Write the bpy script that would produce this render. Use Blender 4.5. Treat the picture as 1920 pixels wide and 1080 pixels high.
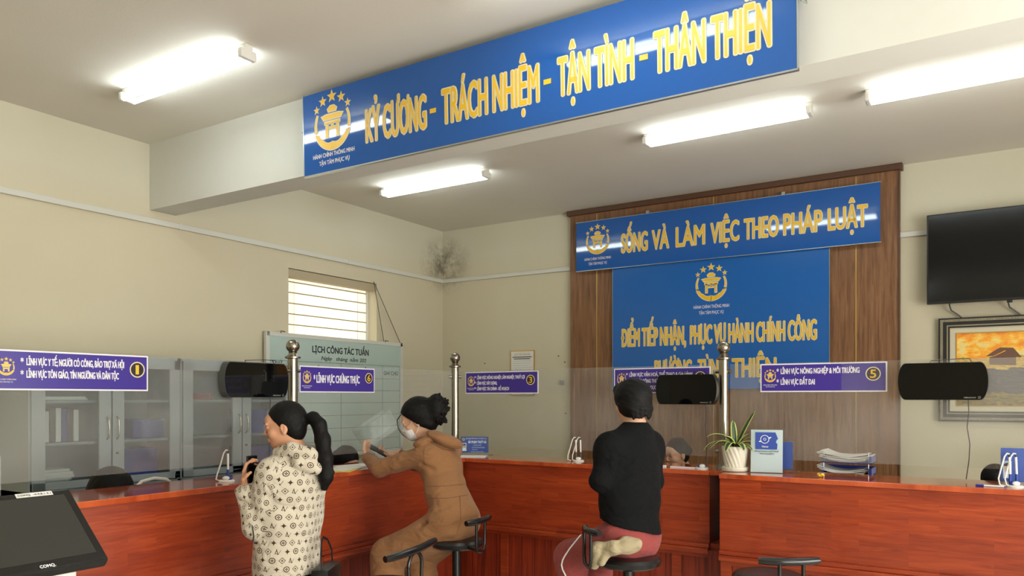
import bpy, bmesh, math, random
import numpy as np
from mathutils import Vector, Matrix
random.seed(7); np.random.seed(7)
S = bpy.context.scene
for o in list(bpy.data.objects): bpy.data.objects.remove(o)
COL = S.collection
PI = math.pi

# ------------------------------------------------------------------ camera
CAM = Vector((5.79, -7.53, 1.6)); FPX = 1438.0; CY = 744.6; YAW = math.radians(32.4)
cd = bpy.data.cameras.new('camera'); cam = bpy.data.objects.new('camera', cd); COL.objects.link(cam)
cam.location = CAM; cam.rotation_euler = (PI/2, 0, YAW)
cd.sensor_width = 36; cd.lens = 36*FPX/1920; cd.shift_y = (CY-540)/1920; cd.clip_start = .05
S.camera = cam
S.view_settings.view_transform = 'Standard'; S.view_settings.look = 'None'
S.view_settings.gamma = 1; S.view_settings.use_curve_mapping = False
S.view_settings.exposure = 0.0
# ------------------------------------------------------------------ world, and daylight through the glazed right wall
TUBE = 17.0; DAY = 245.0; WORLD = 4.0
w = bpy.data.worlds.new('world'); S.world = w; w.use_nodes = True
bg = w.node_tree.nodes['Background']; bg.inputs[0].default_value = (1.0, .97, .90, 1); bg.inputs[1].default_value = WORLD
ld = bpy.data.lights.new('side_daylight', 'AREA'); ld.shape = 'RECTANGLE'; ld.size = 6.0; ld.size_y = 2.2; ld.energy = DAY
ld.color = (1.0, .98, .94)
lo = bpy.data.objects.new('side_daylight', ld); COL.objects.link(lo); lo.location = (8.78, -6.0, 1.55); lo.rotation_euler = (PI/2, 0, PI/2)

RV = Vector((math.cos(YAW), math.sin(YAW), 0)); FV = Vector((-math.sin(YAW), math.cos(YAW), 0))
def at(px, py, D):
    """world point seen at photo pixel (px,py) at distance D along the viewing axis"""
    return CAM + FV*D + RV*((px-960)/FPX*D) + Vector((0, 0, (CY-py)/FPX*D))

# ------------------------------------------------------------------ node helper
class V:
    def __init__(s, g, k): s.g = g; s.k = k
    def _o(s, op, *a): return s.g.math(op, s, *a)
    def __add__(s, o): return s._o('ADD', o)
    __radd__ = __add__
    def __mul__(s, o): return s._o('MULTIPLY', o)
    __rmul__ = __mul__
    def __sub__(s, o): return s._o('SUBTRACT', o)
    def __rsub__(s, o): return s.g.math('SUBTRACT', o, s)
    def __truediv__(s, o): return s._o('DIVIDE', o)
    def abs(s): return s._o('ABSOLUTE')
    def fr(s): return s._o('FRACT')
    def fl(s): return s._o('FLOOR')
    def lt(s, o): return s._o('LESS_THAN', o)
    def gt(s, o): return s._o('GREATER_THAN', o)
    def min(s, o): return s._o('MINIMUM', o)
    def max(s, o): return s._o('MAXIMUM', o)
    def pw(s, o): return s._o('POWER', o)
class G:
    def __init__(s, name):
        s.m = bpy.data.materials.new(name); s.m.use_nodes = True; s.t = s.m.node_tree; s.t.nodes.clear()
        s.out = s.t.nodes.new('ShaderNodeOutputMaterial')
    def put(s, sock, v):
        if isinstance(v, V): s.t.links.new(v.k, sock)
        elif v is not None:
            if isinstance(v, (tuple, list)) and len(v) == 3 and sock.type == 'RGBA': v = (*v, 1)
            sock.default_value = v
    def math(s, op, *a):
        n = s.t.nodes.new('ShaderNodeMath'); n.operation = op
        for i, v in enumerate(a): s.put(n.inputs[i], v)
        return V(s, n.outputs[0])
    def node(s, ty, ins={}, out=0, **props):
        n = s.t.nodes.new(ty)
        for k, v in props.items(): setattr(n, k, v)
        for k, v in ins.items(): s.put(n.inputs[k], v)
        return V(s, n.outputs[out])
    def obj(s): return s.node('ShaderNodeTexCoord', out='Object')
    def uv(s): return s.node('ShaderNodeTexCoord', out='UV')
    def xyz(s, v):
        n = s.t.nodes.new('ShaderNodeSeparateXYZ'); s.put(n.inputs[0], v); return [V(s, n.outputs[i]) for i in range(3)]
    def vec(s, x, y, z): return s.node('ShaderNodeCombineXYZ', {0: x, 1: y, 2: z})
    def scale(s, v, sc, loc=(0, 0, 0)): return s.node('ShaderNodeMapping', {'Vector': v, 'Scale': sc, 'Location': loc})
    def noise(s, v, sc, det=3, rough=.5, dist=0.0):
        return s.node('ShaderNodeTexNoise', {'Vector': v, 'Scale': sc, 'Detail': det, 'Roughness': rough, 'Distortion': dist})
    def ramp(s, f, stops):
        n = s.t.nodes.new('ShaderNodeValToRGB'); s.put(n.inputs[0], f); e = n.color_ramp.elements
        while len(e) < len(stops): e.new(.5)
        for i, (p, c) in enumerate(stops): e[i].position = p; e[i].color = (*c, 1)
        return V(s, n.outputs[0])
    def mix(s, f, a, b, mode='MIX'):
        n = s.t.nodes.new('ShaderNodeMix'); n.data_type = 'RGBA'; n.blend_type = mode
        s.put(n.inputs[0], f); s.put(n.inputs[6], a); s.put(n.inputs[7], b); return V(s, n.outputs[2])
    def bump(s, h, st=.3, d=.01): return s.node('ShaderNodeBump', {'Strength': st, 'Distance': d, 'Height': h})
    def pbr(s, col, rough=.5, metal=0.0, spec=.5, nrm=None, coat=0.0, sheen=0.0, emit=None, es=0.0, sss=0.0):
        n = s.t.nodes.new('ShaderNodeBsdfPrincipled')
        s.put(n.inputs['Base Color'], col); s.put(n.inputs['Roughness'], rough); s.put(n.inputs['Metallic'], metal)
        s.put(n.inputs['Specular IOR Level'], spec); s.put(n.inputs['Coat Weight'], coat); s.put(n.inputs['Coat Roughness'], .08)
        s.put(n.inputs['Sheen Weight'], sheen)
        if nrm is not None: s.put(n.inputs['Normal'], nrm)
        if emit is not None: s.put(n.inputs['Emission Color'], emit); s.put(n.inputs['Emission Strength'], es)
        if sss: s.put(n.inputs['Subsurface Weight'], sss); s.put(n.inputs['Subsurface Scale'], .01)
        s.t.links.new(n.outputs[0], s.out.inputs[0]); return s.m
def plain(name, col, rough=.5, metal=0.0, spec=.5, coat=0.0, nz=0.0, sheen=0.0):
    g = G(name); c = col
    if nz:
        n = g.noise(g.obj(), 14, 4); c = g.mix(n, tuple(x*(1-nz) for x in col), tuple(min(1, x*(1+nz)) for x in col))
    return g.pbr(c, rough, metal, spec, coat=coat, sheen=sheen)
def srgb(r, g, b):
    f = lambda c: c/12.92 if c <= .04045 else ((c+.055)/1.055)**2.4
    return (f(r/255), f(g/255), f(b/255))

# ------------------------------------------------------------------ materials
def m_wall():
    g = G('cream_wall_paint'); p = g.obj(); x, y, z = g.xyz(p)
    n = g.noise(p, 1.3, 4); c = g.mix(n, srgb(200, 191, 163), srgb(208, 200, 174))
    up = g.node('ShaderNodeMapRange', {0: z, 1: 3.0, 2: 3.3}); c = g.mix(up, c, g.mix(n, srgb(204, 199, 176), srgb(212, 208, 188)))
    # mould in the upper corner
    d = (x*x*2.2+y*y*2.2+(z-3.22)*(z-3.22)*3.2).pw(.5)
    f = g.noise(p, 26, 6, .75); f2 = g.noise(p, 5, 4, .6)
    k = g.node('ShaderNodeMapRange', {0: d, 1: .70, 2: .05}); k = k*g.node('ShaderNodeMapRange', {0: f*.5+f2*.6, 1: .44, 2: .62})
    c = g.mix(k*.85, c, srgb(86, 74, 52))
    return g.pbr(c, .75, spec=.25, nrm=g.bump(g.noise(p, 60, 3), .08, .004))
def m_ceiling():
    g = G('painted_ceiling_plaster'); p = g.obj()
    n = g.noise(p, 1.1, 5); c = g.mix(n, srgb(214, 209, 197), srgb(226, 222, 211))
    s = g.node('ShaderNodeMapRange', {0: g.noise(p, 9, 8, .8), 1: .70, 2: .78})
    c = g.mix(s*.5, c, srgb(120, 108, 88))
    return g.pbr(c, .85, spec=.2, nrm=g.bump(g.noise(p, 90, 2), .15, .004))
def m_counter(name, ax, dark=1.0):
    g = G(name); p = g.obj(); x, y, z = g.xyz(p); u = x if ax == 'x' else y
    st = g.node('ShaderNodeTexBrick', {'Vector': g.vec(u, z, 0), 'Color1': (0, 0, 0, 1), 'Color2': (1, 1, 1, 1), 'Mortar': (.5, .5, .5, 1), 'Scale': 1.0,
               'Mortar Size': 0.0, 'Brick Width': .42, 'Row Height': .062, 'Bias': 0.0}, offset=.37)
    gr = g.noise(g.vec(u*1.6, z*22+st*9, x*y*.2), 1.6, 5, .6, 1.2)
    big = g.noise(g.vec(u*.8, z*3, st*4), 1.5, 3, .5, .6)
    c = g.ramp(gr*.7+big*.35, [(.30, srgb(88*dark, 28*dark, 13*dark)), (.5, srgb(144*dark, 52*dark, 22*dark)), (.75, srgb(176*dark, 76*dark, 34*dark))])
    c = g.mix(g.node('ShaderNodeMapRange', {0: st, 3: 0.0, 4: .45}), c, srgb(122*dark, 42*dark, 20*dark))
    return g.pbr(c, .32, spec=.45, coat=.25)
def m_plank(name='dark_red_tongue_boards'):
    g = G(name); p = g.obj(); x, y, z = g.xyz(p); u = x+y
    gr = g.noise(g.vec(u*30, z*1.3, 0), 1.2, 5, .6, .6)
    q = (u/.12).fr(); gap = q.lt(.04)
    c = g.ramp(gr, [(.3, srgb(92, 26, 12)), (.7, srgb(150, 52, 22))])
    return g.pbr(g.mix(gap, c, srgb(52, 14, 8)), .35, coat=.2)
def m_walnut():
    g = G('walnut_veneer'); p = g.obj(); x, y, z = g.xyz(p)
    gr = g.noise(g.vec(x*26, y*3, z*1.5), 1.6, 6, .65, .5); gr2 = g.noise(g.vec(x*90, 0, z*4), 1.5, 3)
    c = g.ramp(gr*.75+gr2*.25, [(.32, srgb(92, 62, 40)), (.5, srgb(128, 90, 60)), (.68, srgb(150, 110, 76))])
    return g.pbr(c, .42, spec=.35)
def m_steel():
    g = G('brushed_stainless_steel'); p = g.obj(); n = g.noise(g.scale(p, (40, 40, 2)), 3)
    return g.pbr(g.mix(n, srgb(138, 131, 116), srgb(176, 170, 156)), .26, metal=1.0)
def m_glass(name, tint=(.94, .95, .94), haze=.05, hazecol=(.8, .78, .74), rough=.02, refl=1.0):
    g = G(name); t = g.t
    tr = t.nodes.new('ShaderNodeBsdfTransparent'); tr.inputs[0].default_value = (*tint, 1)
    gl = t.nodes.new('ShaderNodeBsdfGlossy'); gl.inputs['Roughness'].default_value = rough; gl.inputs[0].default_value = (1, 1, 1, 1)
    df = t.nodes.new('ShaderNodeBsdfDiffuse'); df.inputs[0].default_value = (*hazecol, 1)
    fz = g.node('ShaderNodeFresnel', {'IOR': 1.45})*refl*(1-g.node('ShaderNodeNewGeometry', out='Backfacing'))
    a = t.nodes.new('ShaderNodeMixShader'); t.links.new(tr.outputs[0], a.inputs[1]); t.links.new(df.outputs[0], a.inputs[2])
    n = g.noise(g.obj(), 2.2, 4); g.put(a.inputs[0], n*haze*2)
    b = t.nodes.new('ShaderNodeMixShader'); t.links.new(a.outputs[0], b.inputs[1]); t.links.new(gl.outputs[0], b.inputs[2]); g.put(b.inputs[0], fz)
    t.links.new(b.outputs[0], g.out.inputs[0]); return g.m
def m_cloth(name, c1, c2=None, sc=420, rough=.9, sheen=.1):
    g = G(name); p = g.obj(); n = g.noise(p, 7, 3); c2 = c2 or tuple(x*.85 for x in c1)
    wv = g.noise(p, sc, 2)*.02+g.noise(g.scale(p, (1, 1, 1.7)), 6.5, 2, .45, 1.6)
    return g.pbr(g.mix(n, c1, c2), rough, spec=.2, sheen=sheen, nrm=g.bump(wv, .55, .035))
def m_hair():
    g = G('black_hair'); p = g.obj(); n = g.noise(g.scale(p, (60, 60, 16)), 4, 4)
    return g.pbr(g.mix(n, srgb(5, 4, 4), srgb(13, 11, 10)), .6, spec=.2, nrm=g.bump(n, .5, .004))
def m_skin(name, c):
    g = G(name); p = g.obj(); n = g.noise(p, 12, 3)
    return g.pbr(g.mix(n, c, tuple(x*.86 for x in c)), .55, spec=.35, sss=.08)
def m_monogram():
    """cream fleece printed with brown motifs: ring with flower, lozenge with star, four-point flower, crossed letters"""
    g = G('cream_fleece_with_brown_monogram'); u, v, _ = g.xyz(g.uv())
    a = .043; v2 = v/a; row = v2.fl(); odd = (row*.5).fr()*2
    u2 = u/a+odd*.5; cu = u2.fl(); x = u2.fr()-.5; y = v2.fr()-.5
    kind = ((cu+row*.5-odd*.5+row)*.25).fr()*4      # 0..3
    X, Yy = x/.34, y/.34
    r = (X*X+Yy*Yy).pw(.5); ax, ay = X.abs(), Yy.abs()
    star = (ax.pw(.55)+ay.pw(.55)).lt(1.08)                        # four-point flower
    ringy = (r-.86).abs().lt(.14).max((ax*ax+ay*ay*6).pw(.5).lt(.52).max((ax*ax*6+ay*ay).pw(.5).lt(.52)))
    ringy = ringy*(1-r.lt(.12))
    loz = (((ax+ay)-.98).abs().lt(.13)+(ax.pw(.6)+ay.pw(.6)).lt(.68)).min(1.0)
    def seg(x0, y0, x1, y1, w):
        dx, dy = x1-x0, y1-y0; L2 = dx*dx+dy*dy
        t = (((X-x0)*dx+(Yy-y0)*dy)/L2).max(0.0).min(1.0)
        qx = X-x0-t*dx; qy = Yy-y0-t*dy
        return (qx*qx+qy*qy).lt(w*w)
    L = seg(-.35, .85, -.75, -.55, .11).max(seg(-.85, -.6, .1, -.6, .09))
    Vv = seg(-.35, .5, .12, -.9, .12).max(seg(.12, -.9, .85, .5, .07))
    lv = L.max(Vv)
    s = lambda k: (kind-(k)).abs().lt(.4)
    small = star
    ink = (s(0)*small).max(s(1)*ringy).max(s(2)*loz).max(s(3)*lv)
    n = g.noise(g.obj(), 9, 3)
    base = g.mix(n, srgb(200, 191, 172), srgb(186, 176, 156))
    return g.pbr(g.mix(ink, base, srgb(72, 50, 38)), .9, spec=.15, sheen=.2, nrm=g.bump(g.noise(g.obj(), 6.0, 2, .45, 1.8)+g.noise(g.obj(), 300, 2)*.02, .7, .04))
def m_painting():
    g = G('oil_painting_autumn_pond'); p = g.obj(); x, y, z = g.xyz(p)
    n = g.noise(g.scale(p, (5, 1, 9)), 1.6, 6, .65); n2 = g.noise(g.scale(p, (14, 1, 30)), 2, 5, .7)
    top = g.ramp(n, [(.33, srgb(214, 216, 176)), (.42, srgb(250, 214, 110)), (.5, srgb(252, 180, 50)), (.66, srgb(240, 130, 34))])
    mid = g.ramp(n2, [(.35, srgb(130, 130, 60)), (.55, srgb(225, 180, 70)), (.7, srgb(200, 190, 150))])
    pond = g.ramp(n2, [(.36, srgb(50, 64, 66)), (.5, srgb(78, 82, 84)), (.6, srgb(118, 80, 74)), (.72, srgb(190, 166, 156))])
    low = g.ramp(n2, [(.35, srgb(62, 72, 50)), (.55, srgb(140, 120, 60)), (.72, srgb(200, 160, 90))])
    zz = z+(n-.5)*.12
    c = g.mix(zz.gt(.40), mid, top); c = g.mix(zz.lt(.30), c, pond); c = g.mix(zz.lt(.10), c, low)
    return g.pbr(c, .45, nrm=g.bump(n2, .3, .003))
def m_leaf():
    g = G('variegated_leaf'); u, v, _ = g.xyz(g.uv()); e = (u-.5).abs().gt(.30); n = g.noise(g.obj(), 40, 2)
    return g.pbr(g.mix(e, g.mix(n, srgb(30, 56, 30), srgb(54, 84, 42)), srgb(190, 196, 110)), .4)
def m_tubelight():
    g = G('lit_fluorescent_tube'); return g.pbr((.9, .9, .9), .4, emit=(.88, .98, 1.0), es=TUBE)

M = dict(
 wall=m_wall(), ceil=m_ceiling(), floor=plain('beige_floor_tile', srgb(204, 200, 190), .25, nz=.06),
 beam=plain('white_beam_paint', srgb(214, 214, 206), .8, spec=.2, nz=.02),
 trunk=plain('white_plastic_trunking', srgb(206, 206, 196), .45), white=plain('white_plastic', srgb(222, 220, 212), .35),
 cx=m_counter('red_block_wood_lengthwise', 'x'), cy=m_counter('red_block_wood_crosswise', 'y'),
 top=None, plank=m_plank(), walnut=m_walnut(), crown=plain('dark_brown_moulding', srgb(86, 58, 40), .4, nz=.1),
 gold=plain('gold_strip', srgb(196, 160, 96), .3, metal=.7), steel=m_steel(),
 blue=plain('glossy_blue_banner', srgb(20, 88, 168), .05, spec=.7, nz=.03), blue2=plain('blue_panel_film', srgb(22, 96, 174), .22, nz=.03),
 purple=plain('violet_sign_print', srgb(62, 44, 142), .3), cream=plain('pale_print_outline', srgb(226, 214, 170), .45),
 yel=plain('gold_yellow_print', srgb(236, 188, 44), .4), wprint=plain('white_print', srgb(232, 230, 232), .5), darkp=plain('dark_circle_print', srgb(40, 28, 40), .4),
 ink=plain('black_board_print', srgb(36, 44, 46), .5), board=plain('pale_green_whiteboard', srgb(176, 196, 188), .18, nz=.02),
 alu=plain('aluminium_trim', srgb(176, 182, 180), .3, metal=.8), grey=plain('grey_powder_coated_steel', srgb(150, 160, 162), .4, nz=.04),
 greydark=plain('dark_grey_steel', srgb(62, 66, 66), .45), glass=m_glass('partition_glass', haze=.07, refl=.8), cabglass=m_glass('cabinet_door_glass', (.90, .94, .94), .015, refl=.55),
 acrylic=m_glass('clear_acrylic', (.95, .98, .98), .02, refl=.45), black=plain('black_plastic', srgb(20, 20, 21), .35),
 screen=plain('black_glass_screen', srgb(6, 6, 7), .03, spec=.25), kscreen=plain('switched_off_kiosk_screen', srgb(52, 52, 48), .2, spec=.4),
 tvs=plain('matt_tv_screen', srgb(16, 17, 18), .14, spec=.35), vinyl=plain('black_vinyl_cushion', srgb(17, 17, 18), .3), blackm=plain('black_enamelled_tube', srgb(14, 14, 15), .2, spec=.6),
 hair=m_hair(), skin=m_skin('warm_skin', srgb(206, 152, 118)), skin2=m_skin('fair_skin', srgb(214, 168, 138)),
 mono=m_monogram(), coffee=m_cloth('coffee_brown_knit', srgb(154, 111, 74), srgb(140, 99, 65)), blk=m_cloth('black_jersey', srgb(11, 12, 13), srgb(7, 8, 9), sheen=0),
 rose=m_cloth('faded_red_sweatpants', srgb(146, 70, 66), srgb(130, 58, 56)), khaki=m_cloth('khaki_cotton', srgb(168, 154, 124), srgb(150, 138, 108)), mask=m_cloth('white_face_mask', srgb(226, 224, 222)),
 navy=m_cloth('dark_trousers', srgb(30, 30, 36)), leather=plain('black_leather', srgb(18, 18, 20), .35, nz=.2), officeblue=m_cloth('pale_office_shirt', srgb(190, 200, 214)),
 paper=plain('white_paper', srgb(226, 224, 218), .7, nz=.02), yelp=plain('yellow_folder', srgb(222, 196, 76), .6), bluep=plain('blue_plastic', srgb(36, 56, 150), .35), redp=plain('red_card_box', srgb(150, 44, 40), .5),
 bdark=plain('dark_blue_binder', srgb(30, 58, 140), .5), card=plain('pale_blue_card', srgb(204, 216, 218), .4), pot=plain('cream_glazed_ceramic', srgb(216, 212, 192), .35), soil=plain('dark_soil', srgb(48, 36, 26), .9, nz=.3), leaf=m_leaf(),
 frame=plain('carved_dark_frame', srgb(30, 29, 27), .35, nz=.3), framel=plain('worn_silver_carving', srgb(150, 142, 120), .4, metal=.4, nz=.3), mat_=plain('cream_picture_mount', srgb(208, 200, 172), .8),
 art=m_painting(), tube=m_tubelight(), gold2=plain('yellow_blossom', srgb(240, 190, 30), .5), pblue=plain('blue_info_card', srgb(48, 76, 160), .35),
 tan=plain('tan_blind_rail', srgb(178, 164, 136), .6), brown=plain('brown_paint', srgb(110, 78, 60), .6), blind=None, copper=plain('dark_cable', srgb(40, 34, 30), .5))
def m_top():
    g = G('red_counter_top_gloss'); p = g.obj(); x, y, z = g.xyz(p)
    gr = g.noise(g.vec(x*2, y*2, 0), 3, 5, .6, 1.0)
    c = g.ramp(gr, [(.3, srgb(150, 56, 26)), (.7, srgb(196, 88, 44))])
    return g.pbr(c, .1, spec=.6, coat=.5)
M['top'] = m_top()
def m_blind():
    g = G('sunlit_cream_blind'); t = g.t
    d = t.nodes.new('ShaderNodeBsdfDiffuse'); d.inputs[0].default_value = (*srgb(240, 232, 206), 1)
    tl = t.nodes.new('ShaderNodeBsdfTranslucent'); tl.inputs[0].default_value = (*srgb(250, 240, 214), 1)
    a = t.nodes.new('ShaderNodeMixShader'); a.inputs[0].default_value = .6
    t.links.new(d.outputs[0], a.inputs[1]); t.links.new(tl.outputs[0], a.inputs[2]); t.links.new(a.outputs[0], g.out.inputs[0]); return g.m
M['blind'] = m_blind()

# ------------------------------------------------------------------ mesh builder
class MB:
    def __init__(s): s.b = bmesh.new()
    def box(s, lo, hi, bev=0.0, mtx=None):
        vs = [s.b.verts.new((x, y, z)) for x in (lo[0], hi[0]) for y in (lo[1], hi[1]) for z in (lo[2], hi[2])]
        F = [(0, 1, 3, 2), (4, 6, 7, 5), (0, 4, 5, 1), (2, 3, 7, 6), (0, 2, 6, 4), (1, 5, 7, 3)]
        fs = [s.b.faces.new([vs[i] for i in f]) for f in F]
        if bev:
            es = list({e for f in fs for e in f.edges})
            r = bmesh.ops.bevel(s.b, geom=es, offset=bev, segments=2, profile=.6, affect='EDGES')
            vs = list({v for f in r['faces'] for v in f.verts} | {v for v in vs if v.is_valid})
        if mtx is not None: bmesh.ops.transform(s.b, matrix=mtx, verts=vs)
        return s
    def rings(s, R, cap=True, closed=False):
        L = [[s.b.verts.new(p) for p in r] for r in R]; n = len(L[0]); m = len(L)
        for i in range(m if closed else m-1):
            A, B = L[i], L[(i+1) % m]
            for j in range(n): s.b.faces.new((A[j], A[(j+1) % n], B[(j+1) % n], B[j]))
        if cap and not closed:
            s.b.faces.new(L[0][::-1]); s.b.faces.new(L[-1])
        return s
    def lathe(s, prof, c=(0, 0, 0), n=24, cap=True):
        return s.rings([[(c[0]+r*math.cos(2*PI*j/n), c[1]+r*math.sin(2*PI*j/n), c[2]+z) for j in range(n)] for r, z in prof], cap)
    def tube(s, pts, r, n=10, closed=False, cap=True, flat=None):
        P = [Vector(p) for p in pts]; m = len(P); R = []; rr = r if isinstance(r, (list, tuple)) else [r]*m
        up = None
        for i in range(m):
            a = P[i-1] if (i or closed) else P[0]; b = P[(i+1) % m] if (i < m-1 or closed) else P[-1]
            t = (b-a).normalized()
            if up is None: up = Vector((0, 0, 1)) if abs(t.z) < .9 else Vector((1, 0, 0))
            sx = t.cross(up).normalized(); up = sx.cross(t).normalized()
            R.append([P[i]+(sx*math.cos(2*PI*j/n)+up*math.sin(2*PI*j/n)*(flat or 1))*rr[i] for j in range(n)])
        return s.rings(R, cap, closed)
    def cyl(s, a, b, r, r2=None, n=20): return s.tube([a, b], [r, r if r2 is None else r2], n)
    def prism(s, poly, y0, y1, plane='xz'):
        f = {'xz': lambda p, d: (p[0], d, p[1]), 'xy': lambda p, d: (p[0], p[1], d), 'yz': lambda p, d: (d, p[0], p[1])}[plane]
        A = [s.b.verts.new(f(p, y0)) for p in poly]; B = [s.b.verts.new(f(p, y1)) for p in poly]; n = len(poly)
        s.b.faces.new(A); s.b.faces.new(B[::-1])
        for i in range(n): s.b.faces.new((A[i], B[i], B[(i+1) % n], A[(i+1) % n]))
        return s
    def ball(s, c, r, n=20, sc=(1, 1, 1)):
        R = []
        for i in range(1, n//2):
            a = PI*i/(n//2); R.append([(c[0]+r*sc[0]*math.sin(a)*math.cos(2*PI*j/n), c[1]+r*sc[1]*math.sin(a)*math.sin(2*PI*j/n), c[2]-r*sc[2]*math.cos(a)) for j in range(n)])
        return s.rings(R)
    def build(s, name, mat, parent=None, smooth=False, mtx=None):
        bmesh.ops.recalc_face_normals(s.b, faces=s.b.faces)
        if mtx is not None: bmesh.ops.transform(s.b, matrix=mtx, verts=s.b.verts)
        me = bpy.data.meshes.new(name); s.b.to_mesh(me); s.b.free()
        me.materials.append(mat)
        if smooth:
            me.polygons.foreach_set('use_smooth', [True]*len(me.polygons))
            me.set_sharp_from_angle(angle=math.radians(40))
        o = bpy.data.objects.new(name, me); COL.objects.link(o)
        if parent: o.parent = parent
        return o
def tag(o, label, cat, group=None):
    o['label'] = label; o['category'] = cat
    if group: o['group'] = group
    return o
def thing(name, label, cat, loc=(0, 0, 0), rz=0, group=None):
    o = bpy.data.objects.new(name, None); COL.objects.link(o); o.empty_display_size = .05
    o.location = loc; o.rotation_euler = (0, 0, rz); return tag(o, label, cat, group)
def struct(name, mb, m):
    o = mb.build(name, m); o['kind'] = 'structure'; return o
def dup(root, loc=None, rz=None, label=None):
    r = root.copy(); COL.objects.link(r)
    if loc is not None: r.location = loc
    if rz is not None: r.rotation_euler = (0, 0, rz)
    if label: r['label'] = label
    for ch in list(root.children):
        c = ch.copy(); COL.objects.link(c); c.parent = r
        for g_ in list(ch.children):
            d = g_.copy(); COL.objects.link(d); d.parent = c
    return r

# ------------------------------------------------------------------ lettering
def _raw(s):
    c = bpy.data.curves.new('t', 'FONT'); c.body = s; c.size = 1; c.extrude = .5; c.resolution_u = 3
    o = bpy.data.objects.new('t', c); COL.objects.link(o)
    dg = bpy.context.evaluated_depsgraph_get(); dg.update()
    me = bpy.data.meshes.new_from_object(o.evaluated_get(dg)); bpy.data.objects.remove(o); bpy.data.curves.remove(c); return me
HORN = {'Ơ': 'O', 'Ờ': 'Ò', 'Ỡ': 'Õ', 'Ớ': 'Ó', 'Ợ': 'Ọ', 'Ở': 'Ỏ'}
def _span(s):
    me = _raw(s); xs = [v.co.x for v in me.vertices]; r = (min(xs), max(xs)) if xs else (0, 0); bpy.data.meshes.remove(me); return r
def _tmesh(s):
    """letter outlines; horned O and barred D are drawn as plain letter plus their own stroke, so their counters stay open"""
    base = ''.join(HORN.get(c, 'D' if c == 'Đ' else c) for c in s); me = _raw(base)
    if base == s: return me
    b = bmesh.new(); b.from_mesh(me)
    def poly(P):
        A = [b.verts.new((x, y, .5)) for x, y in P]; B = [b.verts.new((x, y, -.5)) for x, y in P]; b.faces.new(A); b.faces.new(B[::-1])
        for i in range(len(P)): b.faces.new((A[i], B[i], B[(i+1) % len(P)], A[(i+1) % len(P)]))
    for i, c in enumerate(s):
        if c in HORN:
            x = _span(base[:i]+'O')[1]; poly([(x-.10, .60), (x-.02, .60), (x+.035, .66), (x+.04, .76), (x-.015, .76), (x-.02, .70), (x-.06, .665)])
        elif c == 'Đ':
            w0, w1 = _span('D'); x = _span(base[:i]+'D')[1]-(w1-w0); poly([(x-.07, .31), (x+.20, .31), (x+.20, .38), (x-.07, .38)])
    b.to_mesh(me); b.free(); return me
_h = _tmesh('H'); CAPH = max(v.co.y for v in _h.vertices); bpy.data.meshes.remove(_h)
def text(name, s, m, parent, x, z, w, cap, y=-.004, bold=.0, th=.0008, slant=0.0, label=None):
    """one line of lettering in the parent's x-z plane, left end x, baseline z, width w, capital height cap; bold = stroke growth / cap"""
    me = _tmesh(s); n = len(me.vertices); co = np.zeros(n*3); me.vertices.foreach_get('co', co); co = co.reshape(-1, 3)
    mn, mx = co[:, 0].min(), co[:, 0].max()
    sx = w/(mx-mn) if w else cap/CAPH; sz = cap/CAPH
    out = np.stack([x+(co[:, 0]-mn)*sx+slant*co[:, 1]*sz, y-co[:, 2]*th, z+co[:, 1]*sz], 1)
    me.vertices.foreach_set('co', out.ravel())
    if bold:
        b = bmesh.new(); b.from_mesh(me); src = list(b.verts)+list(b.edges)+list(b.faces); k = 10; r = bold*cap
        for i in range(k):
            d = bmesh.ops.duplicate(b, geom=src); a_ = 2*PI*i/k
            bmesh.ops.translate(b, vec=(r*math.cos(a_), .00007*(i+1), r*math.sin(a_)), verts=[v for v in d['geom'] if isinstance(v, bmesh.types.BMVert)])
        b.to_mesh(me); b.free()
    me.materials.clear(); me.materials.append(m); me.update()
    o = bpy.data.objects.new(name, me); COL.objects.link(o); o.parent = parent
    if label: o['label'] = label
    return o
def star(cx, cz, r, rot=PI/2):
    return [(cx+(r if i % 2 == 0 else r*.42)*math.cos(rot+i*PI/5), cz+(r if i % 2 == 0 else r*.42)*math.sin(rot+i*PI/5)) for i in range(10)]
def arc(cx, cz, r0, r1, a0, a1, n=16, taper=0):
    A = []; B = []
    for i in range(n+1):
        t = i/n; a = math.radians(a0+(a1-a0)*t); k = 1-taper*t
        rm = (r0+r1)/2; h = (r1-r0)/2*k
        A.append((cx+(rm+h)*math.cos(a), cz+(rm+h)*math.sin(a))); B.append((cx+(rm-h)*math.cos(a), cz+(rm-h)*math.sin(a)))
    return A+B[::-1]
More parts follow.
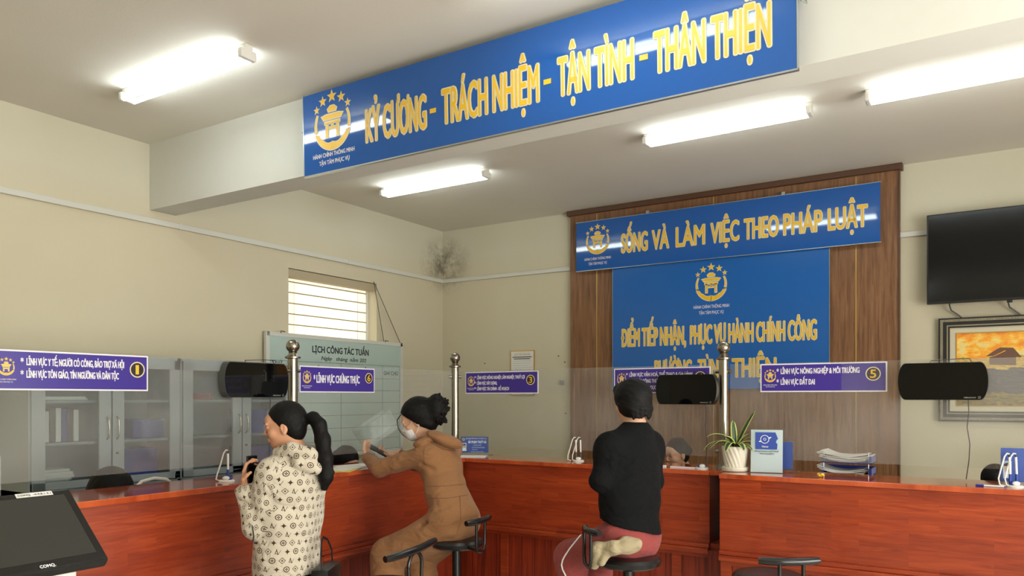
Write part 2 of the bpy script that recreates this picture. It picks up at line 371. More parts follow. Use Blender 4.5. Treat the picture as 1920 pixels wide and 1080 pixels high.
def emblem(parent, cx, cz, s, y, m1, m2, caption=True, capm=None, name='emblem'):
    """round emblem: cupped hands, gate tower and five stars; s = outer radius"""
    def shapes(g_):
        L = []
        for a, r in ((90, .24), (62, .2), (118, .2), (38, .15), (142, .15)):
            L.append(star(cx+1.1*s*math.cos(math.radians(a)), cz+1.1*s*math.sin(math.radians(a)), (r+g_)*s))
        L.append(arc(cx, cz, (.88-g_)*s, (.99+g_)*s, 196, 150, taper=.3)); L.append(arc(cx, cz, (.88-g_)*s, (.99+g_)*s, -16, 30, taper=.3))
        e = g_*s
        bx = lambda x0, z0, x1, z1: L.append([(cx+x0*s-e, cz+z0*s-e), (cx+x1*s+e, cz+z0*s-e), (cx+x1*s+e, cz+z1*s+e), (cx+x0*s-e, cz+z1*s+e)])
        L.append([(cx-.2*s-e, cz+.5*s-e), (cx+.2*s+e, cz+.5*s-e), (cx+.26*s+e, cz+.62*s), (cx+.12*s, cz+.72*s+e), (cx-.12*s, cz+.72*s+e), (cx-.26*s-e, cz+.62*s)])
        L.append([(cx-.62*s-e, cz+.34*s+e), (cx-.5*s, cz+.2*s-e), (cx+.5*s, cz+.2*s-e), (cx+.62*s+e, cz+.34*s+e), (cx+.36*s, cz+.4*s+e), (cx-.36*s, cz+.4*s+e)])
        bx(-.42, .02, .42, .11)
        bx(-.36, -.52, -.24, .0); bx(.24, -.52, .36, .0); bx(-.2, -.2, .2, -.12); bx(-.04, -.12, .04, .0)
        for k in (-1, 1):
            A, B = [], []
            for i in range(13):
                t = i/12; an = math.radians(-90+k*(t*72-1)); ri = (.70+.13*t+.05*math.sin(PI*t*1.6) if t < .62 else .70+.13*t+.04)-g_*.6; ro = 1.04-.02*t+g_
                if t > .93: ri = ro-.05
                A.append((cx+ro*s*math.cos(an), cz+ro*s*math.sin(an))); B.append((cx+ri*s*math.cos(an), cz+ri*s*math.sin(an)))
            L.append(A+B[::-1])
        return L
    a = MB()
    for p in shapes(.035): a.prism(p, y, y+.0006)
    em = a.build(name, m1, parent)
    b = MB()
    for p in shapes(-.012): b.prism(p, y-.0007, y-.0001)
    b.build('emblem_fill', m2, em)
    if caption:
        text('caption', 'HÀNH CHÍNH THÔNG MINH', capm or M['wprint'], parent, cx-1.15*s, cz-1.5*s, 2.3*s, .2*s, y, .004)
        text('caption', 'TẬN TÂM PHỤC VỤ', capm or M['wprint'], parent, cx-.8*s, cz-1.88*s, 1.6*s, .2*s, y, .004)
# ================================================================== THE SETTING
H = 3.64
struct('floor', MB().box((-.2, -12, -.1), (9, .2, 0)), M['floor'])
struct('ceiling', MB().box((-.2, -12, H), (9, .2, H+.12)), M['ceil'])
WY0, WY1, WZ0, WZ1 = -2.434, -1.19, 1.95, 2.85      # window opening in the left wall
struct('wall_left', MB().box((-.2, -12, 0), (0, WY0, H)).box((-.2, WY1, 0), (0, .2, H)).box((-.2, WY0, 0), (0, WY1, WZ0)).box((-.2, WY0, WZ1), (0, WY1, H)), M['wall'])
struct('wall_back', MB().box((0, 0, 0), (6.15, .2, H)).box((6.95, 0, 0), (9, .2, H)).box((6.15, 0, 0), (6.95, .2, .85)).box((6.15, 0, 1.72), (6.95, .2, H)), M['wall'])
struct('wall_right', MB().box((8.8, -12, 0), (9, -9.2, H)).box((8.8, -2.8, 0), (9, 0, H)).box((8.8, -9.2, 0), (9, -2.8, .35)).box((8.8, -9.2, 2.75), (9, -2.8, H)), M['wall'])
wm = MB()
for k in range(5): wm.box((8.84, -9.2+k*1.58, .35), (8.90, -9.14+k*1.58, 2.75))
struct('window_2', wm.box((8.84, -9.2, 2.05), (8.90, -2.8, 2.1)), M['white'])
struct('window_3', MB().box((6.15, .08, .85), (6.2, .13, 1.72)).box((6.9, .08, .85), (6.95, .13, 1.72)).box((6.15, .08, .85), (6.95, .13, .9)).box((6.15, .08, 1.67), (6.95, .13, 1.72)), M['white'])
struct('wall_front', MB().box((0, -12, 2.9), (9, -11.85, H)).box((0, -12, 0), (8.8, -11.85, 2.9)), M['wall'])
struct('trim_1', MB().box((0, -3.87, 3.11), (8.8, -3.64, H)), M['beam'])      # the ceiling beam
# cable trunking round the room
tr = MB().box((0, -12, 3.0), (.028, -.0, 3.045), .004)
for k in range(6): tr.box((0, -11.5+k*1.97, 2.998), (.030, -11.48+k*1.97, 3.047))
struct('trim_2', tr, M['trunk'])
struct('trim_3', MB().box((.03, -.028, 3.0), (1.79, 0, 3.045), .004).box((5.06, -.028, 3.0), (8.8, 0, 3.045), .004), M['trunk'])
struct('trim_4', MB().box((1.782, -.10, 3.585), (5.085, 0, 3.638), .006), M['crown'])
# window with louvred blind
win = MB().box((-.17, WY0, WZ0), (-.12, WY0+.045, WZ1)).box((-.17, WY1-.045, WZ0), (-.12, WY1, WZ1)).box((-.17, WY0, WZ1-.05), (-.12, WY1, WZ1)).box((-.17, WY0, WZ0), (-.12, WY1, WZ0+.05))
for k in range(7): win.box((-.19, WY0, WZ0+.12+k*.115), (-.175, WY1, WZ0+.132+k*.115))
for k in range(2): win.box((-.19, WY0+.14+k*.96, WZ0), (-.175, WY0+.155+k*.96, WZ1))
wo = struct('window_1', win, M['white'])
MB().box((-.15, WY0+.04, WZ0+.04), (-.145, WY1-.04, WZ1-.04)).build('window_pane', M['glass'], wo)
bl = MB()
for k in range(8):
    z = WZ0+.05+k*.105
    q_ = [bl.b.verts.new(p) for p in ((-.099, WY0+.02, z+.004), (-.099, WY1-.07, z+.004), (-.099, WY1-.07, z+.101), (-.099, WY0+.02, z+.101))]; bl.b.faces.new(q_)
bl.build('roller_blind', M['blind'], wo)
cdm = MB()
for yy in (WY0+.15, WY1-.20): cdm.box((-.096, yy, WZ0+.04), (-.094, yy+.004, WZ1-.1))
for k in range(8): cdm.box((-.097, WY0+.02, WZ0+.05+k*.105-.006), (-.090, WY1-.07, WZ0+.05+k*.105+.006))
cdm.build('blind_tapes', M['tan'], wo)
MB().box((-.10, WY0+.005, WZ1-.085), (-.012, WY1-.005, WZ1-.004), .008).build('blind_headrail', M['tan'], wo)

# walnut feature wall
fw = MB().box((1.81, -.06, 0), (5.05, 0, 3.585)).build('wood_wall_panelling', M['walnut'])
tag(fw, 'tall walnut veneer panelling on the back wall behind the blue banners', 'wall panel')
for xx in (2.132, 3.41, 4.708):
    MB().box((xx-.006, -.064, 0), (xx+.006, -.058, 3.58)).build('gold_strip', M['gold'], fw, False)
MB().box((5.05, -.07, 0), (5.062, 0, 3.585)).build('edge_strip', M['crown'], fw)

# ------------------------------------------------------------------ fluorescent fittings
def make_light():
    t = thing('fluorescent_light', '', 'ceiling light', group='twin tube fluorescent fittings on the ceiling')
    MB().box((0, -.028, -.045), (1.24, .028, 0), .006).build('batten', M['white'], t)
    for x in (0.0, 1.24):
        s_ = 1 if x == 0 else -1
        MB().box((min(x, x+s_*.035), -.055, -.085), (max(x, x+s_*.035), .055, -.03), .01).build('lamp_holder', M['white'], t)
    for y in (-.034, .034):
        MB().cyl((.036, y, -.072), (1.204, y, -.072), .0155, n=14).build('tube', M['tube'], t, True)
    return t
L0 = make_light()
LP = [(.89, -4.6, 'fluorescent light nearest the left wall, in front of the beam'), (3.57, -4.52, 'fluorescent light at the top edge, in front of the beam'),
      (.71, -1.88, 'small far fluorescent light nearest the back left corner'), (3.46, -1.93, 'fluorescent light behind the beam, above the walnut panelling'),
      (5.04, -1.95, 'fluorescent light furthest right, behind the beam')]
for i, (x, y, lb) in enumerate(LP):
    o = L0 if i == 0 else dup(L0)
    o.location = (x, y, H); o['label'] = lb
# lit fittings added out of view to brighten the front of the hall
for x, y in ((3.6, -7.9), (6.25, -4.52)):
    dup(L0, (x, y, H), None, 'fluorescent light in the front rows of the hall ceiling')

# ------------------------------------------------------------------ beam banner
sb = thing('beam_banner', 'long blue banner with yellow slogan hung on the white ceiling beam', 'banner', (1.89, -3.955, 3.068))
BL, BH = 3.14, .525
MB().box((0, -.004, 0), (BL, .012, BH)).build('board', M['blue'], sb)
MB().box((-.006, -.006, -.006), (0, .016, BH+.006)).box((BL, -.006, -.006), (BL+.006, .016, BH+.006)).box((-.006, -.006, -.008), (BL+.006, .016, 0)).build('edge_trim', M['alu'], sb)
for x in (-.03, BL+.02):
    MB().tube([(x, .01, .30), (x-.012, .05, .32), (x, .082, .34), (x+.012, .05, .30)], .004, 6, closed=True).build('hanging_hook', M['alu'], sb)
emblem(sb, .265, .300, .16, -.006, M['cream'], M['yel'], caption=False)
text('caption', 'HÀNH CHÍNH THÔNG MINH', M['wprint'], sb, .085, .095, .37, .026, -.006, .01)
text('caption', 'TẬN TÂM PHỤC VỤ', M['wprint'], sb, .14, .046, .27, .026, -.006, .01)
def two_tone(parent, s, x0, x1, z, cap, y, b1=.045, b2=.004):
    t = text('lettering', s, M['cream'], parent, x0, z, x1-x0, cap, y, b1)
    text('lettering_fill', s, M['yel'], t, x0, z, x1-x0, cap, y-.0020, b2)
for s, a, b in (('KỶ CƯƠNG', 2.448, 2.925), ('-', 2.955, 3.0), ('TRÁCH NHIỆM', 3.048, 3.698), ('-', 3.73, 3.775), ('TẬN TÌNH', 3.82, 4.246), ('-', 4.28, 4.325), ('THÂN THIỆN', 4.36, 4.916)):
    if s == '-': MB().box((a-1.89, -.0075, .205), (b-1.89, -.0055, .232)).build('dash', M['yel'], sb)
    else: two_tone(sb, s, a-1.89, b-1.89, .127, .197, -.0065)
sb.rotation_euler = (math.radians(1.6), 0, 0)

# ------------------------------------------------------------------ banners on the walnut wall
b2 = thing('wall_banner', 'wide blue banner with yellow lettering at the top of the walnut panelling', 'banner', (1.925, -.135, 2.962))
MB().box((0, -.004, 0), (2.99, .014, .52)).build('board', M['blue'], b2)
MB().box((-.005, -.006, -.006), (2.995, .016, 0)).box((-.005, -.006, .52), (2.995, .016, .526)).build('edge_trim', M['alu'], b2)
for x in (.8, 2.15):
    MB().box((x, .0, .52), (x+.035, .07, .555), .004).build('bracket', M['alu'], b2)
emblem(b2, .255, .305, .135, -.006, M['cream'], M['yel'])
for s, a, b, in (('SỐNG', 2.458, 2.745), ('VÀ', 2.80, 2.975), ('LÀM', 3.055, 3.345), ('VIỆC', 3.41, 3.68), ('THEO', 3.735, 4.05), ('PHÁP', 4.10, 4.435), ('LUẬT', 4.49, 4.81)):
    two_tone(b2, s, a-1.925, b-1.925, .148, .19, -.0065)
b3 = thing('wall_panel_sign', 'tall blue panel with emblem and yellow lettering below the top banner', 'sign', (2.34, -.105, 1.68))
MB().box((0, 0, 0), (2.15, .02, 1.29)).build('board', M['blue2'], b3)
MB().box((-.004, -.002, 0), (0, .022, 1.29)).box((2.15, -.002, 0), (2.154, .022, 1.285)).build('edge_trim', M['alu'], b3)
emblem(b3, 1.06, 1.03, .155, -.002, M['cream'], M['yel'])
two_tone(b3, 'ĐIỂM TIẾP NHẬN,', .105, .80, .45, .18, -.003); two_tone(b3, 'PHỤC VỤ HÀNH CHÍNH CÔNG', .85, 2.04, .45, .18, -.003)
two_tone(b3, 'PHƯỜNG', .475, .86, .115, .175, -.003); two_tone(b3, 'TÙNG', .93, 1.20, .115, .175, -.003); two_tone(b3, 'THIỆN', 1.27, 1.68, .115, .175, -.003)

# ------------------------------------------------------------------ television, painting, notice
tv = thing('television', 'large switched off black television high on the back wall', 'television', (5.275, -.16, 2.385))
MB().box((0, 0, 0), (1.30, .05, .755), .006).box((.3, .045, .15), (1.0, .13, .6), .02).build('casing', M['black'], tv)
MB().box((.012, -.002, .018), (1.288, .001, .743)).build('screen', M['tvs'], tv)
MB().box((.5, .13, .2), (.8, .158, .5)).build('wall_bracket', M['greydark'], tv)
MB().box((.57, .004, -.02), (.61, .03, 0), .004).build('sensor', M['black'], tv)
for x in (.165, .58):
    MB().tube([(x, .06, .1), (x, .08, -.01), (x+.01, .10, -.05), (x+.06, .12, -.09), (x+.10, .13, -.13)], .006, 8).build('cable', M['black'], tv, True)
pf = thing('framed_painting', 'framed autumn landscape painting hung on the back wall below the television', 'painting', (5.355, -.055, 1.395))
PW, PH = 1.35, .875
def frame_ring(a, b, y0, y1, PW=PW, PH=PH):
    m = MB(); m.box((a, y0, a), (PW-a, y1, b)).box((a, y0, PH-b), (PW-a, y1, PH-a)).box((a, y0, b), (b, y1, PH-b)).box((PW-b, y0, b), (PW-a, y1, PH-b)); return m
fr = frame_ring(0, .085, 0, .05).build('frame', M['frame'], pf)
frame_ring(.014, .034, -.012, .01).build('carved_moulding', M['framel'], fr)
cv = MB()
for k in range(60):
    for zz in (.024, PH-.024): cv.ball((.03+k*(PW-.06)/59, -.012, zz), .009, 6)
for k in range(38):
    cv.ball((.024, -.012, .03+k*(PH-.06)/37), .009, 6)
cv.build('carved_beads', M['framel'], fr)
frame_ring(.062, .072, -.006, .01).build('inner_moulding', M['framel'], fr)
frame_ring(.085, .135, .015, .045).build('mount', M['mat_'], pf)
frame_ring(.128, .136, .010, .03).build('gilt_slip', M['gold'], pf)
cn = MB().box((0, 0, 0), (PW-.27, .02, PH-.27)).build('canvas', M['art'], pf); cn.location = (.135, .022, .135)
MB().prism([(.21, .41), (.27, .455), (.31, .48), (.40, .475), (.46, .395), (.405, .40), (.345, .455), (.26, .41)], -.0015, 0).build('painted_roof', M['brown'], cn)
MB().prism([(.235, .34), (.42, .33), (.42, .40), (.35, .45), (.27, .41), (.235, .40)], -.001, 0).build('painted_hut', M['brown'], cn)
nt = thing('wall_notice', 'small framed paper notice on the cream back wall left of the panelling', 'notice', (.996, -.012, 1.62))
MB().box((0, 0, 0), (.324, .012, .518)).build('frame', M['gold'], nt)
MB().box((.012, -.002, .012), (.312, 0, .506)).build('sheet', M['paper'], nt)
text('heading', 'QUY TẮC ỨNG XỬ', M['gold'], nt, .055, .462, .214, .018, -.003, .02)
for k, (a, b) in enumerate(((.03, .29), (.05, .27))): MB().box((a, -.003, .437-k*.02), (b, -.002, .446-k*.02)).build('text_line', M['ink'], nt)
for k in range(14): MB().box((.03, -.003, .395-k*.026), (.295-(k % 3)*.03, -.002, .398-k*.026)).build('text_line', M['alu'], nt)
for i, (x, z) in enumerate(((1.63, 2.06), (1.71, 1.99), (1.72, 1.42), (.63, 2.0))):
    tag(MB().ball((x, -.004, z), .008, 8).build('wall_screw', M['ink']), ['dark screw in the cream wall, topmost beside the panelling', 'dark screw in the cream wall just left of the panelling, second from the top', 'dark screw in the cream wall low beside the panelling', 'dark screw in the cream wall left of the small notice'][i], 'screw', 'screws in the back wall')
tag(MB().box((1.655, -.03, 1.74), (1.70, 0, 1.79), .006).build('wall_socket', M['alu']), 'small grey clip on the cream wall beside the walnut panelling', 'clip')

# ------------------------------------------------------------------ whiteboard hung under the window
wb = thing('schedule_whiteboard', 'pale green weekly schedule whiteboard hung under the window on the left wall', 'whiteboard', (.06, -2.745, 1.0), PI/2)
MB().box((0, 0, 0), (1.91, .02, 1.2)).build('board_face', M['board'], wb)
MB().box((-.012, -.006, -.012), (.03, .026, 1.212)).box((1.88, -.006, -.012), (1.922, .026, 1.212)).box((0, -.006, -.012), (1.91, .026, .025)).box((0, -.006, 1.175), (1.91, .026, 1.212)).build('frame', M['trunk'], wb)
text('heading', 'LỊCH CÔNG TÁC TUẦN', M['ink'], wb, .56, 1.045, .80, .062, -.002, .03)
for s, a, ww in (('Ngày', .68, .14), ('tháng', .88, .16), ('năm 202', 1.08, .24)): text('lettering', s, M['ink'], wb, a, .972, ww, .038, -.002, .012, slant=.2)
text('lettering', 'Thứ', M['ink'], wb, .05, .905, .13, .042, -.002, .01)
text('lettering', 'SÁNG', M['ink'], wb, .58, .855, .21, .05, -.002, .02); text('lettering', 'CHIỀU', M['ink'], wb, 1.16, .845, .22, .05, -.002, .02)
text('lettering', 'GHI CHÚ', M['ink'], wb, 1.60, .845, .24, .04, -.002, .012)
gl = MB()
for x in (.045, .24, .95, 1.58, 1.865): gl.box((x, -.0015, .03), (x+.003, -.0005, .945))
for z in (.945, .80, .67, .54, .41, .28, .15, .03): gl.box((.045, -.0015, z), (1.868, -.0005, z+.003))
gl.build('ruled_grid', M['ink'], wb)
MB().tube([(1.62, .01, 1.2), (1.42, -.02, 1.85)], .0035, 6).tube([(1.42, -.02, 1.85), (1.90, .01, 1.2)], .0035, 6).build('hanging_wire', M['copper'], wb)
for x in (.16, 1.62):
    MB().tube([(x, -.008, 1.205), (x, -.008, 1.225), (x+.05, -.008, 1.222)], .004, 6).build('hook', M['copper'], wb)

# ================================================================== COUNTERS
def counter(name_label, L, ax, rz, loc, mat, boards=True, ends=(1, 1), seam=None):
    """public side faces local -y; origin at the public-side front corner on the floor"""
    t = thing('service_counter', name_label, 'counter', loc, rz)
    # raised front with narrow gloss top
    MB().box((.0, .018, .60), (L, .048, 1.068)).box((.0, .34, .60), (L, .37, 1.068)).box((0, .048, .60), (.03, .34, 1.068)).box((L-.03, .048, .60), (L, .34, 1.068)).build('front_panel', M[mat], t)
    MB().box((-.0, -.004, 1.068), (L, .46, 1.10), .005).build('counter_top', M['top'], t)
    MB().box((0, -.022, .535), (L, .06, .572), .008).box((0, -.008, .572), (L, .05, .60), .006).build('moulding', M[mat], t)
    MB().box((0, .05, .08), (L, .08, .535)).box((0, .06, 0), (L, .09, .08)).build('base_panel', M['plank'], t)
    st = MB(); k = 0.0
    while k < L:
        st.box((k, .036, .08), (min(k+.07, L), .05, .535)); k += .72
    st.box((0, .034, .50), (L, .05, .535)).build('stile', M[mat], t)
    # clerk-side desk
    MB().box((0, .40, .73), (L, 1.0, .76), .004).build('desk_top', M['top'], t)
    MB().box((0, .37, 0), (.025, .98, .73)).box((L-.025, .37, 0), (L, .98, .73)).build('desk_end', M[mat], t)
    return t
counter('red wood counter unit at far left behind the touch screen kiosk', 2.4, 'y', PI/2, (2.09, -6.402, 0), 'cx')
counter('red wood counter unit between the two women on the left wing', 1.58, 'y', PI/2, (2.09, -3.998, 0), 'cx')
counter('red wood counter unit in the middle, behind the person in black', 2.437, 'x', 0, (1.688, -2.41, 0), 'cx')
counter('red wood counter unit at the right with pot plant on its corner', 2.6, 'x', 0, (4.245, -2.57, 0), 'cx')
# filler between middle and right units, where cartons are kept
nc = thing('corner_niche', 'narrow open slot between the middle and right counter units', 'shelf', (4.127, -2.4, 0))
MB().box((0, .02, .56), (.116, .3, .60)).build('niche_floor', M['cx'], nc); MB().box((0, .28, .60), (.116, .30, 1.068)).build('niche_back', M['grey'], nc); MB().box((0, .006, 1.068), (.116, .45, 1.10)).build('niche_top', M['top'], nc)
MB().box((0, -.02, 0), (.116, .02, .535)).box((0, -.03, .535), (.116, .3, .56)).build('niche_front', M['plank'], nc)
pfm = MB().box((0, 0, 0), (.008, .2, .28)).build('picture_frame', M['black']); pfm.location = (4.215, -2.36, .601); tag(pfm, 'dark framed board standing in the slot between the counter units', 'picture frame')

# ------------------------------------------------------------------ posts and glass
def make_post():
    t = thing('steel_post', '', 'post', group='stainless steel posts on the counters')
    MB().lathe([(.062, 0), (.062, .006), (.045, .02), (.036, .03)], n=28).build('base_flange', M['steel'], t, True)
    MB().cyl((0, 0, .02), (0, 0, .765), .0335, n=28).build('pole', M['steel'], t, True)
    MB().lathe([(.034, .76), (.052, .765), (.053, .775), (.036, .785), (.026, .80), (.03, .808)], n=28).build('collar', M['steel'], t, True)
    MB().ball((0, 0, .848), .046, 28).build('ball_finial', M['steel'], t, True)
    for z in (.12, .68):
        MB().tube([(.03, 0, z), (.058, 0, z)], .014, 12).build('glass_clamp', M['steel'], t, True)
        MB().tube([(-.03, 0, z), (-.058, 0, z)], .014, 12).build('glass_clamp', M['steel'], t, True)
    return t
p0 = make_post(); p0.location = (1.72, -3.91, 1.10); p0.rotation_euler = (0, 0, PI/2); p0['label'] = 'steel post with ball top beside the standing woman in the patterned jacket'
dup(p0, (1.72, -2.06, 1.10), .8, 'steel post with ball top at the inner corner of the counter')
dup(p0, (4.16, -2.19, 1.10), 0, 'steel post with ball top beside the pot plant')
def glass_panel(a, b, label, z0=1.18, z1=1.83):
    a = Vector((*a, z0)); b = Vector((*b, z0)); L = (b-a).length; an = math.atan2(b.y-a.y, b.x-a.x)
    t = thing('glass_partition', label, 'glass partition', a, an, 'clear glass screens on the counters')
    MB().box((0, -.004, 0), (L, .004, z1-z0)).build('pane', M['glass'], t)
    return t
glass_panel((1.715, -6.40), (1.715, -3.955), 'clear glass screen left of the first steel post')
glass_panel((1.715, -3.865), (1.715, -2.105), 'clear glass screen between the first post and the corner post')
glass_panel((1.765, -2.06), (4.11, -2.19), 'clear glass screen between the corner post and the post by the plant')
glass_panel((4.21, -2.20), (6.84, -2.24), 'clear glass screen at the right above the plant and trays')

# ------------------------------------------------------------------ numbered counter signs on the glass
def counter_sign(num, lines, W, Hh, loc, rz, label, x0, cap, pitch, ztop, cw, ccx):
    t = thing('counter_sign', label, 'sign', loc, rz, 'violet numbered signs on the glass')
    MB().box((0, -.002, 0), (W, .002, Hh)).build('border', M['wprint'], t)
    MB().box((.008, -.003, .008), (W-.008, -.0015, Hh-.008)).build('face', M['purple'], t)
    emblem(t, .065, Hh*.56, .037, -.0045, M['cream'], M['yel'], caption=False)
    text('caption', 'HÀNH CHÍNH THÔNG MINH', M['wprint'], t, .02, Hh*.56-.062, .09, .007, -.0038, 0); text('caption', 'TẬN TÂM PHỤC VỤ', M['wprint'], t, .035, Hh*.56-.074, .06, .006, -.0038, 0)
    for k, (s, ww) in enumerate(lines):
        text('bullet', '*', M['wprint'], t, x0-.028, ztop-k*pitch, .014, cap, -.0038, .02)
        text('lettering', s, M['wprint'], t, x0, ztop-k*pitch, ww, cap, -.0038, .032)
    r = .044*cw; cz = Hh*.60
    MB().prism(arc(ccx, cz, 0, r*.88, 0, 360, 30), -.0042, -.0032).build('number_disc', M['darkp'], t)
    MB().prism(arc(ccx, cz, r*.86, r, 0, 359.9, 40), -.0048, -.0034).build('number_ring', M['cream'], t)
    text('number', num, M['yel'], t, ccx-(.009 if num == '1' else .017)*cw, cz-.025*cw, (.017 if num == '1' else .034)*cw, .050*cw, -.005, .022)
    return t
GX = 1.724
counter_sign('1', [('LĨNH VỰC Y TẾ; NGƯỜI CÓ CÔNG, BẢO TRỢ XÃ HỘI', .50), ('LĨNH VỰC TÔN GIÁO, TÍN NGƯỠNG VÀ DÂN TỘC', .47)], .80, .198, (GX, -5.77, 1.634), PI/2,
             'violet sign number 1 on the glass at far left', .158, .034, .062, .125, 1.0, .735)
counter_sign('6', [('LĨNH VỰC CHỨNG THỰC', .43)], .75, .185, (GX, -3.855, 1.633), PI/2,
             'violet sign number 6 on the glass beside the standing woman', .155, .052, .06, .070, .9, .685)
GR = math.atan2(-.13, 2.345)
def yC(x): return -2.06+(x-1.765)*math.tan(GR)-.008
counter_sign('3', [('LĨNH VỰC NÔNG NGHIỆP, LÂM NGHIỆP, THUỶ LỢI', .50), ('LĨNH VỰC XÂY DỰNG;', .215), ('LĨNH VỰC TÀI CHÍNH - KẾ HOẠCH', .34)], .765, .187, (1.845, yC(1.845), 1.63), GR,
             'violet sign number 3 on the glass right of the corner post', .13, .026, .048, .125, .95, .69)
counter_sign('4', [('LĨNH VỰC VĂN HOÁ, THỂ THAO & GIA ĐÌNH', .50), ('LĨNH VỰC CÔNG THƯƠNG', .28), ('LĨNH VỰC GIÁO DỤC', .22)], .765, .187, (3.305, yC(3.305), 1.63), GR,
             'violet sign number 4 half hidden by a head and a black display', .13, .026, .048, .125, .95, .69)
counter_sign('5', [('LĨNH VỰC NÔNG NGHIỆP & MÔI TRƯỜNG', .485), ('LĨNH VỰC ĐẤT ĐAI', .215)], .78, .19, (4.42, -2.212, 1.634), 0,
             'violet sign number 5 on the glass above the pot plant', .135, .034, .072, .122, 1.0, .70)

# ------------------------------------------------------------------ black counter displays
def display(label, loc, rz, W, Hh, D=.055, rim='black'):
    t = thing('counter_display', label, 'display', loc, rz, 'black displays with bowed sides hung on the glass')
    c = W*.085
    def outline(g_):
        L = []
        for i in range(13):
            a = -PI/2+PI*i/12; L.append((W-c+c*math.cos(a)+g_*.7, Hh/2+(Hh/2+g_)*math.sin(a)))
        for i in range(13):
            a = PI/2+PI*i/12; L.append((c+c*math.cos(a)-g_*.7, Hh/2+(Hh/2+g_)*math.sin(a)))
        return L
    MB().prism(outline(0), 0, D).build('casing', M[rim], t)
    MB().prism(outline(-.003), -.002, .001).build('screen', M['screen'], t)
    text('maker_mark', 'MIRAWAY', M['alu'], t, W*.74, .010, W*.13, .008, -.003, .02)
    mk = MB()
    for k in range(8):
        a = k*PI/4; cx_, cz_ = W*.905, .015
        mk.prism([(cx_+.004*math.cos(a-.3), cz_+.004*math.sin(a-.3)), (cx_+.010*math.cos(a), cz_+.010*math.sin(a)), (cx_+.004*math.cos(a+.3), cz_+.004*math.sin(a+.3))], -.0032, -.0022)
    mk.build('star_mark', M['alu'], t)
    MB().tube([(W*.36, D*.6, Hh), (W*.37, D*.8, Hh+.014), (W*.5, D, Hh+.018), (W*.7, D, Hh+.024), (W*.80, D*.8, Hh+.022), (W*.82, D*.6, Hh)], .002, 6).build('top_cable', M['copper'], t)
    cb = [(W*.78, D-.01, .02), (W*.79, D, -.07), (W*.77, D+.004, -.16), (W*.80, D+.004, -.26), (W*.79, D+.004, -.36), (W*.76, D+.004, -.47)]
    MB().tube(cb, .0028, 6).build('cable', M['copper'], t, True)
    return t
display('black display with grey rim beside the post left of the standing woman', (1.79, -4.51, 1.597), PI/2, .50, .223, rim='greydark')
display('black display in front of sign number 4, left of the plant', (3.69, -2.275, 1.548), math.radians(-3), .455, .212)
display('black display at the right in front of the framed painting', (5.27, -2.31, 1.583), 0, .47, .222)

# ------------------------------------------------------------------ cabinets on the left wall
def make_cabinet(label, W, loc):
    t = thing('glass_cabinet', label, 'cabinet', loc, PI/2, 'grey glass door cabinets on the left wall')
    D_, Z0, Z1 = .42, .98, 1.88
    MB().box((0, -D_, 0), (.02, 0, 1.9)).box((W-.02, -D_, 0), (W, 0, 1.9)).box((0, -.02, 0), (W, 0, 1.9)).box((0, -D_, 1.86), (W, 0, 1.9)).box((0, -D_, .92), (W, 0, .97)).box((0, -D_, 0), (W, 0, .06)).build('body', M['grey'], t)
    for z in (1.27, 1.56): MB().box((.02, -D_+.03, z), (W-.02, -.02, z+.018)).build('shelf', M['grey'], t)
    for k in (0, 1):
        x0 = .012+k*(W/2-.006); x1 = x0+W/2-.018
        d = MB().box((x0, -D_-.02, Z0), (x0+.085, -D_-.002, Z1)).box((x1-.085, -D_-.02, Z0), (x1, -D_-.002, Z1)).box((x0, -D_-.02, Z1-.07), (x1, -D_-.002, Z1)).box((x0, -D_-.02, Z0), (x1, -D_-.002, Z0+.05)).build('door', M['grey'], t)
        MB().box((x0+.085, -D_-.012, Z0+.05), (x1-.085, -D_-.007, Z1-.07)).build('door_pane', M['cabglass'], d)
        hx = x1-.03 if k == 0 else x0+.03
        MB().tube([(hx, -D_-.02, 1.30), (hx, -D_-.045, 1.32), (hx, -D_-.052, 1.38), (hx, -D_-.045, 1.44), (hx, -D_-.02, 1.46)], .005, 8).build('handle', M['steel'], d, True)
        if k: MB().cyl((hx, -D_-.02, 1.2), (hx, -D_-.032, 1.2), .009, n=12).build('lock', M['steel'], d, True)
        MB().box((x0, -D_-.018, .07), (x1, -D_-.002, .91)).build('lower_door', M['greydark'], t)
    return t
make_cabinet('grey glass door cabinet at left, behind sign number 1', 1.10, (.01, -4.99, 0))
make_cabinet('grey glass door cabinet beside the whiteboard, behind the black display', 1.12, (.01, -3.885, 0))
def stack(name, label, cat, y0, y1, z, n, m, w=.22, th=.006, x=.22, grp=None):
    for i in range(n):
        o = MB().box((0, 0, 0), (w+random.uniform(-.02, .02), y1-y0, th), .001).build(name, M[m]); o.location = (x+random.uniform(-.02, .02)-.1, y0+random.uniform(-.01, .01), z+i*(th+.0002)); o.rotation_euler = (0, 0, random.uniform(-.05, .05))
        tag(o, label[i] if isinstance(label, list) else label, cat, grp)
stack('paper_bundle', 'white paper bundle in the flat pile at the bottom of the left cabinet', 'paper', -4.90, -4.66, .975, 7, 'paper', th=.018, grp='papers in the left cabinet')
stack('paper_bundle', 'paper bundle lying flat on a shelf behind the left cabinet door', 'paper', -4.88, -4.55, 1.58, 2, 'paper', th=.012, grp='papers on the left cabinet shelf')
stack('document_tray', 'blue plastic box in the left cabinet, beside the cabinet divide', 'box', -4.30, -4.02, .975, 1, 'bdark', th=.24, grp='blue boxes in the cabinets')
stack('document_tray', 'tall blue box behind the right door of the left cabinet', 'box', -4.22, -3.96, 1.292, 1, 'bdark', th=.14, grp='blue boxes in the cabinets')
stack('card_box', 'red card box on the upper shelf of the cabinet behind the display', 'box', -3.74, -3.54, 1.58, 1, 'redp', th=.05)
